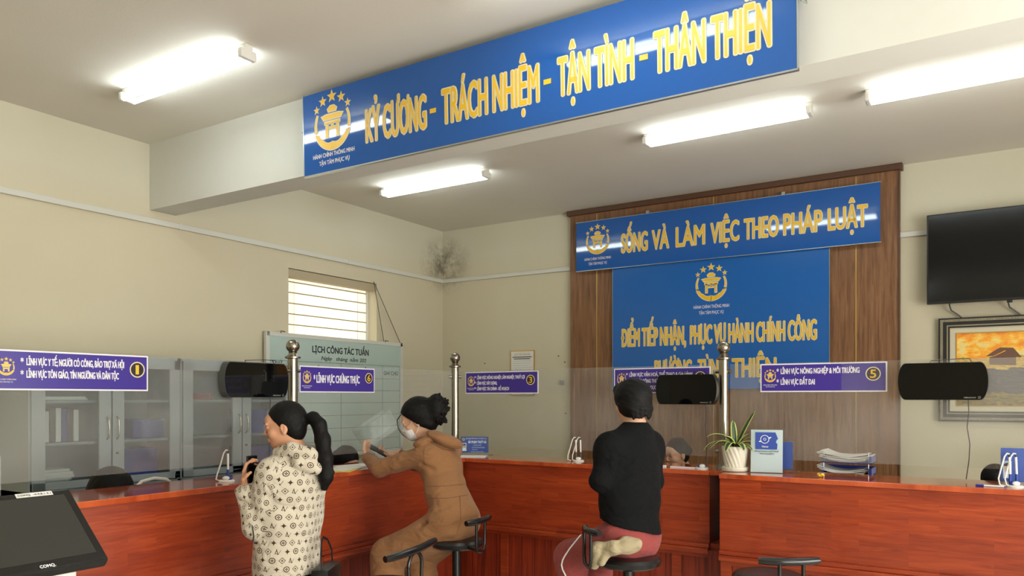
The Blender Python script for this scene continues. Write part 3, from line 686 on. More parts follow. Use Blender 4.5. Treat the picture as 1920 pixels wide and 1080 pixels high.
stack('box_file', 'dark blue box file in the cabinet behind the standing woman', 'box file', -3.22, -2.98, 1.292, 1, 'bdark', th=.2, grp='dark blue box files')
stack('box_file', 'dark blue box file low in the cabinet behind the standing woman', 'box file', -3.2, -2.9, .975, 1, 'bdark', th=.2, grp='dark blue box files')
for i in range(6):
    o = MB().box((0, 0, 0), (.2, .035, .22+random.uniform(-.01, .02)), .003).build('box_file', M[['paper', 'greydark', 'paper', 'bdark', 'greydark', 'paper'][i]]); o.location = (.14, -4.85+i*.04, 1.292)
    tag(o, 'upright %s file on the middle shelf of the left cabinet' % ['white', 'grey', 'white', 'blue', 'grey', 'white'][i], 'file', 'upright files in the left cabinet')

# ------------------------------------------------------------------ bar stools
def make_stool(label, seat, seat_z, bar_a, bar_b, arch=False):
    """seat = xy centre, bar_a/bar_b = world ends of the padded back bar"""
    t = thing('bar_stool', label, 'stool', (seat[0], seat[1], 0), 0, 'black vinyl bar stools at the counters')
    s = Vector((seat[0], seat[1], 0)); r = .172
    MB().lathe([(.02, seat_z-.06), (r-.03, seat_z-.058), (r-.006, seat_z-.045), (r, seat_z-.022), (r-.012, seat_z-.006), (r-.05, seat_z+.002), (.06, seat_z-.002), (.01, seat_z-.004)], n=36).build('seat', M['vinyl'], t, True)
    MB().cyl((0, 0, .02), (0, 0, seat_z-.055), .03, n=20).cyl((0, 0, .02), (0, 0, .38), .042, n=20).build('column', M['blackm'], t, True)
    MB().lathe([(.22, 0), (.22, .012), (.19, .022), (.06, .045), (.045, .06)], n=36).build('base', M['blackm'], t, True)
    MB().tube([(.14*math.cos(a), .14*math.sin(a)+.0, .30) for a in [2*PI*i/24 for i in range(24)]], .01, 8, closed=True).cyl((.04, 0, .30), (.14, 0, .30), .008, n=8).build('foot_ring', M['blackm'], t, True)
    a, b = Vector(bar_a)-s, Vector(bar_b)-s; mid = (a+b)/2; out = Vector((mid.x, mid.y, 0)).normalized()
    pts = [a.lerp(b, k/8)+out*(.03*math.sin(PI*k/8)) for k in range(9)]
    MB().tube(pts, [.016]+[.019]*7+[.016], 14).build('back_bar', M['blackm'], t, True)
    d = (b-a).normalized(); z1 = seat_z-.035
    inn = out*(-.06)
    p, q = mid-d*.055+out*.03, mid+d*.055+out*.03
    rim = out*(r-.02)
    if arch:
        lo_ = [Vector((k.x, k.y, 0)) for k in (p, q)]
        arcp = [mid+out*.03+d*(.058*math.cos(u))+Vector((0, 0, -.075+.065*math.sin(u))) for u in [PI*i/12 for i in range(13)]]
        legs = [q+Vector((0, 0, z1-q.z))+Vector((0, 0, .02))]+[q+Vector((0, 0, -.12))]+arcp[::1]+[p+Vector((0, 0, -.12))]+[p+Vector((0, 0, z1-p.z+.02))]
        pp = legs
    else:
        pp = [p, p+Vector((0, 0, (z1-p.z)*.75)), p+Vector((0, 0, z1-p.z+.008))-d*-.012, mid+out*.03+Vector((0, 0, z1-mid.z)), q+Vector((0, 0, z1-q.z+.008))-d*.012, q+Vector((0, 0, (z1-q.z)*.75)), q]
    MB().tube(pp, .009, 10).cyl(rim+Vector((0, 0, z1)), Vector((mid.x, mid.y, z1))+out*.03, .012, n=10).build('back_support', M['blackm'], t, True)
    return t
SEAT = dict(w2=at(856, 1008, 4.82), w3=at(1178, 1040, 4.02))
make_stool('empty black bar stool in front, only its curved back bar showing', (3.12, -4.55), .655, at(722, 1049, 3.62), at(815, 1013, 4.0), arch=True)
s2 = SEAT['w2']; make_stool('black bar stool under the woman in the coffee brown outfit', (s2.x, s2.y), s2.z, at(874, 982, 4.44), at(918, 969, 4.72))
s3 = SEAT['w3']; make_stool('black bar stool under the person in black top and red trousers', (s3.x, s3.y), s3.z, at(1098, 988, 4.02), at(1124, 1000, 3.80))
s4 = at(1440, 1073, 3.82); make_stool('empty black bar stool at the bottom right by the counter', (s4.x, s4.y), s4.z, at(1422, 1051, 3.60), at(1535, 1051, 3.60))
# ================================================================== THINGS ON THE COUNTERS
TOP = 1.10
def kiosk():
    t = thing('touch_kiosk', 'black touch screen kiosk on a white stand in the left foreground', 'kiosk', (2.72, -5.925, 0), PI/2)
    # local: x runs left(-) , screen faces local -y and up
    W, Lh = .60, .37
    a = math.atan2(.235, .27)
    Mx = Matrix.Translation((-W, -.28, 1.0)) @ Matrix.Rotation(a, 4, 'X')
    c = MB().box((0, 0, -.045), (W, Lh, -.004), .008).build('monitor_casing', M['black'], t, mtx=Mx)
    MB().box((.004, .004, -.004), (W-.004, Lh-.004, 0), .0015).build('bezel', M['blackm'], c, mtx=Mx)
    MB().box((.03, .04, -.0005), (W-.032, Lh-.028, .0012)).build('screen', M['kscreen'], c, mtx=Mx)
    tt = text('maker_mark', 'COMQ.', M['wprint'], c, .36, .010, .052, .012, 0, .03)
    tt.matrix_local = Mx @ Matrix.Rotation(-PI/2, 4, 'X') @ Matrix.Translation((0, -.0022, 0))
    st = MB().box((.40, Lh-.025, .001), (.53, Lh-.004, .0018), .0005).build('sticker', M['white'], c, mtx=Mx)
    t2 = text('sticker_print', 'COMQ  -4-4.8.1-5.1', M['ink'], c, .406, Lh-.019, .118, .008, 0, .0)
    t2.matrix_local = Mx @ Matrix.Rotation(-PI/2, 4, 'X') @ Matrix.Translation((0, -.0026, 0))
    MB().box((-W+.03, -.16, .06), (-.055, .04, 1.06), .01).box((-W+.03, -.16, .06), (-.055, .12, .9), .01).build('stand', M['white'], t)
    MB().box((-W-.02, -.26, 0), (0, .26, .06), .01).build('foot_plate', M['white'], t)
kiosk()

def pen_stand(label, loc, rz, n=1, col='bdark', lean=.03):
    t = thing('pen_stand', label, 'pen stand', (*loc, TOP), rz, 'desk pens on white bases')
    MB().lathe([(.045, 0), (.045, .006), (.038, .011), (.01, .012)], n=28).build('base', M['white'], t, True)
    MB().ball((0, 0, .016), .03, 20, (1, .75, .62)).build('badge_cup', M[col], t, True)
    MB().ball((0, -.012, .020), .022, 20, (1, .7, .62)).build('badge', M['white'], t, True)
    for k in range(n):
        x = (k-(n-1)/2)*.036
        p = MB().cyl((x, .012, .02), (x+.002, .014, .07), .0075, n=12).build('pen_socket', M[col], t, True)
        MB().cyl((x+.002, .014, .065), (x, .018, .165), .0062, n=12).build('pen', M['white'], t, True)
        MB().cyl((x, .018, .165), (x, .018, .182), .0055, .003, n=12).build('pen_cap', M['ink'], t, True)
        MB().tube([(x, .018, .182), (x-.012, .02, .186), (x-.026, .02, .168), (x-.045, .02, .10), (x-.062, .016, .045), (x-.064, .0, .012), (x-.04, -.01, .006)], .0042, 8).build('cord', M['white'], t, True)
    return t
MBx = math.radians(32)
pen_stand('single white desk pen on the counter between kiosk and standing woman', (1.93, -4.60), MBx)
pen_stand('pair of white desk pens on the middle counter left of the person in black', (3.02, -2.20), MBx, 2, 'greydark')
pen_stand('pair of white desk pens at the right edge of the counter', (5.865, -2.43), MBx, 2, 'bdark')
pen_stand('white pen base without pen on the counter left of the plant', (4.04, -2.30), MBx, 0)
pn = thing('ball_pen', 'blue and white pen lying on the counter at far right', 'pen', (5.755, -2.50, TOP+.006), .35-PI/2+1.1)
MB().cyl((-.07, 0, 0), (.06, 0, 0), .005, n=10).build('barrel', M['wprint'], pn, True); MB().cyl((-.075, 0, 0), (-.035, 0, 0), .006, n=10).build('cap', M['bluep'], pn, True); MB().cyl((.055, 0, 0), (.075, 0, 0), .0045, .001, n=10).build('tip', M['bluep'], pn, True)

def name_plate(label, loc, rz, w, h, photo=True, name=None):
    t = thing('name_plate', label, 'name plate', (*loc, TOP), rz, 'blue clerk name plates in clear stands')
    MB().box((0, -.001, .022), (w, .001, .022+h)).build('card', M['pblue'], t)
    MB().box((-.004, -.005, .016), (w+.004, -.003, .028+h)).box((-.004, .003, .016), (w+.004, .005, .028+h)).build('clear_cover', M['acrylic'], t)
    MB().box((-.01, -.04, 0), (w+.04, .05, .016), .004).build('clear_foot', M['acrylic'], t)
    if name:
        text('heading', 'BỘ PHẬN TIẾP NHẬN VÀ TRẢ KẾT QUẢ', M['wprint'], t, w*.18, .022+h*.86, w*.76, h*.07, -.0018, .01)
        text('name', name, M['wprint'], t, w*.27, .022+h*.60, w*.66, h*.15, -.0018, .04)
        text('line', 'CHUYÊN VIÊN', M['wprint'], t, w*.44, .022+h*.44, w*.3, h*.06, -.0018, 0)
        text('line', 'Lĩnh vực: Xây dựng, nông nghiệp', M['wprint'], t, w*.40, .022+h*.30, w*.46, h*.07, -.0018, 0)
        text('line', 'Điện thoại', M['wprint'], t, w*.40, .022+h*.17, w*.2, h*.06, -.0018, 0); text('line', 'PHƯỜNG TÙNG THIỆN', M['wprint'], t, w*.36, .022+h*.03, w*.46, h*.05, -.0018, 0)
        MB().prism(arc(w*.09, .022+h*.85, h*.05, h*.09, 0, 359, 20), -.0022, -.0014).build('round_emblem', M['yel'], t)
    if photo:
        p = MB().box((w*.04, -.0018, .022+h*.1), (w*.2, -.0012, .022+h*.62)).build('portrait_card', M['officeblue'], t)
        MB().prism([(w*.12+h*.08*math.cos(k*PI/8), .022+h*.42+h*.11*math.sin(k*PI/8)) for k in range(16)], -.0024, -.002).build('portrait_face', M['skin2'], p)
        MB().prism([(w*.12+h*.09*math.cos(k*PI/8), .022+h*.46+h*.1*math.sin(k*PI/8)) for k in range(9)], -.0028, -.0022).build('portrait_hair', M['ink'], p)
        MB().prism([(w*.05, .022+h*.11), (w*.19, .022+h*.11), (w*.18, .022+h*.26), (w*.12, .022+h*.31), (w*.06, .022+h*.26)], -.0026, -.002).build('portrait_shirt', M['wprint'], p)
    return t
name_plate('blue clerk name plate in a clear stand at the inner corner of the counter', (1.875, -2.18), math.radians(30), .235, .135, name='BÀ PHẠM THUỲ HÀ')
name_plate('blue card in a clear stand behind the white notice beside the plant', (4.42, -2.262), .05, .22, .18, photo=False)
name_plate('blue name plate cut by the left edge of the picture', (1.86, -6.02), math.radians(85), .22, .20, photo=False)
name_plate('blue clerk name plate behind the pens at the right edge', (5.80, -2.36), .05, .26, .19)

# white notice stand (blue panel with round mark, code left blank)
ns = thing('notice_stand', 'upright white notice in a clear stand beside the pot plant', 'notice stand', (4.40, -2.385, TOP), math.radians(10))
tl = Matrix.Rotation(math.radians(-6), 4, 'X')
MB().box((0, 0, .004), (.2, .004, .285), .001).build('white_card', M['card'], ns, mtx=tl)
MB().box((-.004, -.003, 0), (.204, 0, .289)).build('clear_front', M['acrylic'], ns, mtx=tl)
MB().box((-.004, .0, 0), (.204, .09, .006), .002).build('clear_foot', M['acrylic'], ns)
bp = MB().prism([(.03, .155), (.165, .155), (.168, .19), (.158, .205), (.165, .222), (.172, .225), (.155, .268), (.03, .268)], -.0045, -.0035).build('blue_print', M['pblue'], ns, mtx=tl)
MB().prism(arc(.088, .222, .024, .028, 0, 359.9, 32), -.0056, -.0046).prism([(.05, .204), (.062, .203), (.066, .21), (.056, .212)], -.0056, -.0046).prism([(.112, .229), (.12, .238), (.132, .236), (.118, .226)], -.0056, -.0046).prism(arc(.088, .222, .006, .009, 0, 359, 16), -.0056, -.0046).build('round_mark', M['wprint'], bp, mtx=tl)
q = text('lettering', 'Viamst', M['wprint'], bp, .068, .168, .042, .012, -.005, .02, slant=.15); q.matrix_local = tl
for s, z, a, ww in (('MỜI QUÝ KHÁCH QUÉT MÃ ĐỂ', .138, .025, .15), ('TRẢI NGHIỆM', .122, .055, .09)):
    q = text('lettering', s, M['ink'], ns, a, z, ww, .009, -.0045, .0); q.matrix_local = tl

# pot plant
pp = thing('potted_plant', 'variegated leafy plant in a cream ribbed pot beside the steel post', 'pot plant', (4.285, -2.34, TOP))
MB().lathe([(.075, 0), (.084, .004), (.088, .018), (.086, .03), (.07, .03)], n=36).build('saucer', M['pot'], pp, True)
pr = MB(); R_ = []
for k in range(24):
    z = .012+.15*k/23; rr = .066+.022*k/23
    R_.append([((rr+.0016*math.cos(18*a+k*.55))*math.cos(a), (rr+.0016*math.cos(18*a+k*.55))*math.sin(a), z) for a in [2*PI*j/144 for j in range(144)]])
R_.append([(.088*math.cos(2*PI*j/144), .088*math.sin(2*PI*j/144), .168) for j in range(144)]); R_.append([(.080*math.cos(2*PI*j/144), .080*math.sin(2*PI*j/144), .168) for j in range(144)]); R_.append([(.078*math.cos(2*PI*j/144), .078*math.sin(2*PI*j/144), .150) for j in range(144)])
pr.rings(R_).build('pot', M['pot'], pp, True)
MB().lathe([(.077, .148), (.077, .153), (.02, .157)], n=24).build('soil', M['soil'], pp, True)
def leaf(ang, L, lift, droop, w=.022, tw=0.0):
    b = bmesh.new(); uvl = b.loops.layers.uv.new('UVMap'); n = 10; prev = None
    x, z, th_ = .008, .152, lift
    pts = []
    for i in range(n+1):
        t = i/n; pts.append((x, z, th_)); x += math.cos(th_)*L/n; z += math.sin(th_)*L/n; th_ -= droop/n
    ca, sa = math.cos(ang), math.sin(ang); rows = []
    for i, (x, z, th_) in enumerate(pts):
        t = i/n; ww = 1.35*w*(.55+1.2*t)*(1-t)**.55 if t < 1 else .0008; ww = max(ww, .0008)
        r_ = []
        for k, u in enumerate((-1, 0, 1)):
            lx, lz = x-abs(u)*-.0*ww, z+abs(u)*ww*.35
            px_, py_ = lx, u*ww
            r_.append(b.verts.new((px_*ca-py_*sa, px_*sa+py_*ca, lz)))
        rows.append(r_)
    for i in range(n):
        for k in range(2):
            f = b.faces.new((rows[i][k], rows[i][k+1], rows[i+1][k+1], rows[i+1][k]))
            for l, uv in zip(f.loops, ((k/2, i/n), ((k+1)/2, i/n), ((k+1)/2, (i+1)/n), (k/2, (i+1)/n))): l[uvl].uv = uv
    me = bpy.data.meshes.new('leaf'); b.to_mesh(me); b.free(); me.materials.append(M['leaf']); me.polygons.foreach_set('use_smooth', [True]*len(me.polygons))
    o = bpy.data.objects.new('leaf', me); COL.objects.link(o); o.parent = pp
    md = o.modifiers.new('s', 'SOLIDIFY'); md.thickness = .0015
for a, L, li, dr in ((.95, .30, 1.12, .25), (2.3, .19, 1.5, .2), (3.6, .23, 1.25, 1.9), (3.9, .21, .9, 2.0), (4.6, .18, .9, 2.2), (5.4, .16, .8, 1.9), (.1, .17, .95, 1.8), (.6, .18, 1.1, 1.6), (5.9, .15, .7, 1.7), (3.2, .24, .75, 1.9), (1.6, .15, 1.2, 1.2), (2.8, .16, 1.0, 1.8), (.3, .14, 1.3, 1.0), (4.2, .13, 1.3, 1.2)):
    leaf(a, L, li, dr)
# yellow blossom on the right counter
yb = thing('yellow_blossom', 'small yellow artificial blossom lying on the right counter', 'flower', (4.853, -2.455, TOP))
for k in range(6): MB().ball((.014*math.cos(k*1.05), .012*math.sin(k*1.05), .012+.006*(k % 2)), .009, 10, (1, 1, .8)).build('petal', M['gold2'], yb, True)
MB().ball((0, 0, .012), .01, 10).build('flower_centre', M['gold2'], yb, True)

# document trays behind the right counter
cb = thing('storage_box', 'grey storage box on the clerk desk under the blue trays', 'box', (4.75, -1.98, .76))
MB().box((0, 0, 0), (.34, .26, .255), .006).build('body', M['grey'], cb); MB().box((-.004, -.004, .225), (.344, .264, .262), .004).build('lid', M['grey'], cb)
def tray(z, label, n, seed):
    random.seed(seed)
    t = thing('letter_tray', label, 'letter tray', (4.77, -1.97, z), 0, 'blue letter trays stacked behind the right counter')
    MB().box((0, 0, 0), (.31, .23, .006)).box((.295, 0, 0), (.31, .23, .05)).box((0, .215, 0), (.31, .23, .05)).box((0, 0, 0), (.012, .23, .045)).build('tray_body', M['bluep'], t)
    for x in (.01, .29): MB().cyl((x, .01, 0), (x, .01, .078), .003, n=8).build('riser', M['alu'], t, True)
    for k in range(n):
        w_, d_ = .29+random.uniform(-.02, .03), .21
        b = bmesh.new(); nx = 10; rows = []; cur = random.uniform(.012, .035); ph = random.uniform(0, 2)
        for i in range(nx+1):
            u = i/nx; zz = cur*(2*u-1)**2*(.4 if u > .5 else 1.0)+.003*math.sin(6*u+ph)
            rows.append([b.verts.new((-.02+u*w_, .0+j*d_, zz+.0)) for j in (0, 1)])
        for i in range(nx): b.faces.new((rows[i][0], rows[i+1][0], rows[i+1][1], rows[i][1]))
        me = bpy.data.meshes.new('paper_sheet'); b.to_mesh(me); b.free(); me.materials.append(M['paper'])
        o = bpy.data.objects.new('paper_sheet', me); COL.objects.link(o); o.location = (4.775+random.uniform(-.02, .01), -1.975+random.uniform(-.01, .01), z+.012+k*.006); o.rotation_euler = (0, 0, random.uniform(-.1, .1))
        md = o.modifiers.new('s', 'SOLIDIFY'); md.thickness = .004
        tag(o, 'curled white papers lying in the %s blue letter tray' % ('upper' if z > 1.1 else 'lower'), 'paper', 'papers in the %s letter tray' % ('upper' if z > 1.1 else 'lower'))
tray(1.075, 'lower blue letter tray behind the right counter', 4, 3)
tray(1.155, 'upper blue letter tray behind the right counter, heaped with papers', 8, 5)

# papers and folder on the left wing, clear strips on the middle counter
def sheet(name, label, cat, loc, size, rz, m, z=TOP, grp=None, th=.0015):
    o = MB().box((-size[0]/2, -size[1]/2, 0), (size[0]/2, size[1]/2, th)).build(name, M[m]); o.location = (*loc, z+.0005); o.rotation_euler = (0, 0, rz); return tag(o, label, cat, grp)
sheet('folder', 'yellow folder on the counter under the papers by the woman in brown', 'folder', (1.975, -3.72), (.22, .31), .5, 'yelp')
sheet('paper_sheet', 'white form on the yellow folder beside the woman in brown', 'paper', (1.93, -3.66), (.2, .29), .25, 'paper', TOP+.002, 'forms on the yellow folder')
sheet('paper_sheet', 'white form on the counter behind the yellow folder', 'paper', (1.83, -3.42), (.2, .29), -.1, 'paper', TOP+.0005)
sheet('paper_sheet', 'white papers under the name plate at the inner counter corner', 'paper', (2.02, -2.27), (.3, .2), .5, 'paper', TOP, th=.004)
sheet('acrylic_strip', 'clear white strip lying on the middle counter before the face of the clerk', 'strip', (3.68, -2.31), (.20, .03), -.03, 'wprint', TOP, 'clear strips on the middle counter', .012)
sheet('acrylic_strip', 'clear white strip lying on the middle counter left of the white pen base', 'strip', (3.91, -2.31), (.19, .02), -.03, 'wprint', TOP, 'clear strips on the middle counter', .008)
# clear brochure holder behind the glass
br = thing('clear_document_holder', 'clear acrylic document holder leaning behind the glass near the woman in brown', 'document holder', (1.60, -2.74, .76), math.radians(60))
MB().box((-.16, .0, 0), (.26, .20, .40), .006).build('base_block', M['acrylic'], br)
tm = Matrix.Translation((-.20, .05, .42)) @ Matrix.Rotation(math.radians(-32), 4, 'Y')
MB().box((0, 0, 0), (.32, .002, .17)).box((0, .164, 0), (.32, .166, .17)).box((0, 0, 0), (.006, .166, .17)).box((.314, 0, 0), (.32, .166, .17)).build('clear_tray', M['acrylic'], br, mtx=tm)
MB().box((0, 0, -.001), (.32, .003, .002)).box((0, 0, .168), (.32, .003, .171)).box((0, .163, -.001), (.32, .166, .002)).box((0, .163, .168), (.32, .166, .171)).build('edge_strips', M['grey'], br, mtx=tm)

# office chairs
def office_chair(label, loc, rz, top=1.04, rim='white', group=None):
    t = thing('office_chair', label, 'chair', loc, rz, group)
    MB().box((-.22, -.22, .43), (.22, .22, .49), .02).build('seat', M['vinyl'], t, True)
    MB().tube([(-.17, .22, .46), (-.19, .25, .75*top/1.04), (-.17, .28, top-.08), (-.09, .29, top-.015), (0, .29, top), (.09, .29, top-.015), (.17, .28, top-.08), (.19, .25, .75*top/1.04), (.17, .22, .46)], .012, 10).build('back_rim', M[rim], t, True)
    MB().box((-.17, .262, .58), (.17, .272, top-.07), .004).build('backrest', M['vinyl'], t)
    MB().cyl((0, 0, .08), (0, 0, .44), .025, n=14).build('column', M['blackm'], t, True)
    for k in range(5): MB().cyl((0, 0, .09), (.26*math.cos(k*1.2566), .26*math.sin(k*1.2566), .03), .018, .012, n=10).ball((.26*math.cos(k*1.2566), .26*math.sin(k*1.2566), .028), .026, 10).build('leg', M['blackm'], t, True)
    return t
office_chair('office chair with white rimmed back behind the left counter', (1.15, -4.38, 0), PI/2)

# ================================================================== PEOPLE
class Field:
    def __init__(s, lo, hi, h):
        s.lo = np.array(lo, float); s.h = h; s.n = np.ceil((np.array(hi)-s.lo)/h).astype(int)+1
        s.F = np.full(s.n, 1.0, np.float32); s.ax = [(s.lo[i]+np.arange(s.n[i])*h).astype(np.float32) for i in range(3)]
    def sub(s, lo, hi):
        a = np.clip(np.floor((np.array(lo)-s.lo)/s.h).astype(int), 0, s.n-1); b = np.clip(np.ceil((np.array(hi)-s.lo)/s.h).astype(int)+1, 1, s.n)
        b = np.maximum(b, a+1)
        sl = tuple(slice(a[i], b[i]) for i in range(3))
        X = s.ax[0][sl[0]][:, None, None]; Y = s.ax[1][sl[1]][None, :, None]; Z = s.ax[2][sl[2]][None, None, :]
        return sl, X, Y, Z
    def mergein(s, sl, d, k, op):
        A = s.F[sl]; d = d.astype(np.float32)
        if op == 'u':
            if k > 0:
                h = np.maximum(k-np.abs(A-d), 0)/k; s.F[sl] = np.minimum(A, d)-h*h*k*.25
            else: s.F[sl] = np.minimum(A, d)
        else:
            h = np.maximum(k-np.abs(A+d), 0)/max(k, 1e-6); s.F[sl] = np.maximum(A, -d)+h*h*k*.25
    def cap(s, a, b, r1, r2=None, k=.02, op='u', wide=None, wf=1.0, clip=None):
        a = np.array(a, float); b = np.array(b, float); r2 = r1 if r2 is None else r2; R = max(r1, r2)*max(wf, 1)+k+2.5*s.h
        sl, X, Y, Z = s.sub(np.minimum(a, b)-R, np.maximum(a, b)+R)
        ba = b-a; L2 = max((ba*ba).sum(), 1e-9); px, py, pz = X-a[0], Y-a[1], Z-a[2]
        t = np.clip((px*ba[0]+py*ba[1]+pz*ba[2])/L2, 0, 1)
        qx, qy, qz = px-t*ba[0], py-t*ba[1], pz-t*ba[2]
        d2 = qx*qx+qy*qy+qz*qz
        if wide is not None:
            w_ = np.array(wide, float); w_ /= np.linalg.norm(w_); c = qx*w_[0]+qy*w_[1]+qz*w_[2]; d2 = d2-c*c*(1-1/(wf*wf))
        d = np.sqrt(np.maximum(d2, 0))-(r1+(r2-r1)*t)
        if clip is not None:
            for P, N in clip: d = np.maximum(d, (X-P[0])*N[0]+(Y-P[1])*N[1]+(Z-P[2])*N[2])
        s.mergein(sl, d, k, op)
    def ell(s, c, r, ax=None, k=.02, op='u', clip=None):
        c = np.array(c, float); R = max(r)+k+2.5*s.h; sl, X, Y, Z = s.sub(c-R, c+R)
        ax = np.eye(3) if ax is None else np.array(ax, float)
        px, py, pz = X-c[0], Y-c[1], Z-c[2]; k0 = 0; k1 = 0
        for i in range(3):
            u = px*ax[i][0]+py*ax[i][1]+pz*ax[i][2]; k0 = k0+(u/r[i])**2; k1 = k1+(u/r[i]**2)**2
        k0 = np.sqrt(k0); d = k0*(k0-1)/np.maximum(np.sqrt(k1), 1e-6)
        if clip is not None:
            for P, N in clip: d = np.maximum(d, (X-P[0])*N[0]+(Y-P[1])*N[1]+(Z-P[2])*N[2])
        s.mergein(sl, d, k, op)
    def wave(s, amp, freqs, seed=0):
        rg = np.random.RandomState(seed); X, Y, Z = s.ax[0][:, None, None], s.ax[1][None, :, None], s.ax[2][None, None, :]
        tot = np.zeros(s.F.shape, np.float32)
        for f in freqs:
            d = rg.normal(size=3)*np.array([.7, .7, 1.2]); d /= np.linalg.norm(d); p = rg.uniform(0, 6.28)
            ph = f*(X*d[0]+Y*d[1]+Z*d[2])+p+1.2*np.sin((X*d[1]-Y*d[0]+Z*.5)*f*.4+p)
            tot += np.sin(ph).astype(np.float32)
        s.F += amp*tot/len(freqs)
    def extract(s):
        F = s.F; ins = F < 0; c = np.zeros(tuple(s.n-1), np.uint8)
        for i in (0, 1):
            for j in (0, 1):
                for k in (0, 1): c += ins[i:s.n[0]-1+i, j:s.n[1]-1+j, k:s.n[2]-1+k]
        act = np.argwhere((c > 0) & (c < 8)); idx = -np.ones(c.shape, np.int32); idx[tuple(act.T)] = np.arange(len(act))
        P = np.zeros((len(act), 3)); cnt = np.zeros(len(act))
        cor = [(i, j, k) for i in (0, 1) for j in (0, 1) for k in (0, 1)]
        for a in cor:
            for dm in range(3):
                if a[dm] == 0:
                    b = list(a); b[dm] = 1; A = act+np.array(a); B = act+np.array(b)
                    fa = F[tuple(A.T)]; fb = F[tuple(B.T)]; m = (fa < 0) != (fb < 0)
                    t = fa[m]/(fa[m]-fb[m]); q = np.array([a]*m.sum(), float) if m.sum() else np.zeros((0, 3)); q[:, dm] = t
                    P[m] += q; cnt[m] += 1
        P = (act+P/cnt[:, None])*s.h+s.lo
        Q = []
        for dm in range(3):
            u, v = (dm+1) % 3, (dm+2) % 3
            n0 = [s.n[0], s.n[1], s.n[2]]; sa = [slice(0, n0[i]) for i in range(3)]; sb = list(sa)
            sa[dm] = slice(0, n0[dm]-1); sb[dm] = slice(1, n0[dm])
            ia = ins[tuple(sa)]; ib = ins[tuple(sb)]; e = np.argwhere(ia != ib)
            e = e[(e[:, u] > 0) & (e[:, v] > 0) & (e[:, u] < n0[u]-1) & (e[:, v] < n0[v]-1)]
            flip = ia[tuple(e.T)]
            def at_(du, dv):
                g = e.copy(); g[:, u] -= du; g[:, v] -= dv; return idx[tuple(g.T)]
            q = np.stack([at_(1, 1), at_(0, 1), at_(0, 0), at_(1, 0)], 1); q[~flip] = q[~flip][:, ::-1]; Q.append(q)
        Q = np.concatenate(Q); Q = Q[(Q >= 0).all(1)]
        return P, Q
def mesh_obj(name, P, Q, mat, parent, uvfun=None, smooth_it=1):
    # a light Laplacian pass removes grid stepping
    for _ in range(smooth_it):
        acc = np.zeros_like(P); cnt = np.zeros(len(P))
        for a, b in ((0, 1), (1, 2), (2, 3), (3, 0)):
            for p, q in ((a, b), (b, a)):
                np.add.at(acc, Q[:, p], P[Q[:, q]]); np.add.at(cnt, Q[:, p], 1)
        ok = cnt > 0; P = P.copy(); P[ok] = P[ok]*.45+acc[ok]/cnt[ok][:, None]*.55
    me = bpy.data.meshes.new(name); me.vertices.add(len(P)); me.vertices.foreach_set('co', P.ravel())
    me.loops.add(len(Q)*4); me.loops.foreach_set('vertex_index', Q.ravel().astype(np.int32)); me.polygons.add(len(Q))
    me.polygons.foreach_set('loop_start', np.arange(0, len(Q)*4, 4, dtype=np.int32)); me.polygons.foreach_set('loop_total', np.full(len(Q), 4, np.int32))
    me.polygons.foreach_set('use_smooth', [True]*len(Q))
    if uvfun is not None:
        uv = me.uv_layers.new(name='UVMap'); uv.data.foreach_set('uv', uvfun(P, Q).ravel())
    me.materials.append(mat); me.update(); me.validate()
    o = bpy.data.objects.new(name, me); COL.objects.link(o); o.parent = parent; return o
nv = lambda v: np.array(v, float)/max(np.linalg.norm(v), 1e-9)
def frame_of(fwd, up):
    f = nv(fwd); r = nv(np.cross(f, up)); u = np.cross(r, f); return r, f, u

def head_skin(S_, c, fwd, up, sc=1.0, ear=True):
    r, f, u = frame_of(fwd, up); c = np.array(c); ax = [r, f, u]
    W = lambda x, y, z: c+(r*x+f*y+u*z)*sc
    E = lambda p, rr, k=.012, op='u': S_.ell(W(*p), [q*sc for q in rr], ax, k*sc, op)
    E((0, -.012, .03), (.072, .088, .082)); E((0, .025, -.035), (.057, .062, .080), .03); E((0, .052, -.092), (.026, .026, .022), .03)
    E((0, .07, .035), (.045, .022, .03), .03)
    for k in (-1, 1):
        E((k*.034, .062, -.03), (.022, .022, .022), .02)
        E((k*.031, .093, .004), (.016, .010, .009), .012, 's'); E((k*.031, .078, .002), (.013, .013, .011), .003)
        E((k*.032, .084, .020), (.020, .008, .005), .01)
        if ear:
            E((k*.070, -.004, -.012), (.010, .019, .030), .006); E((k*.080, .001, -.010), (.005, .008, .015), .003, 's'); E((k*.071, -.002, -.038), (.006, .009, .010), .006)
        E((k*.010, .094, -.034), (.007, .008, .006), .005)
    S_.cap(W(0, .086, .010), W(0, .103, -.028), .0055*sc, .0080*sc, .008*sc)
    E((0, .086, -.058), (.021, .011, .0055), .006); E((0, .083, -.068), (.018, .011, .0065), .005); E((0, .099, -.0625), (.024, .004, .0016), .002, 's')
    return W, r, f, u
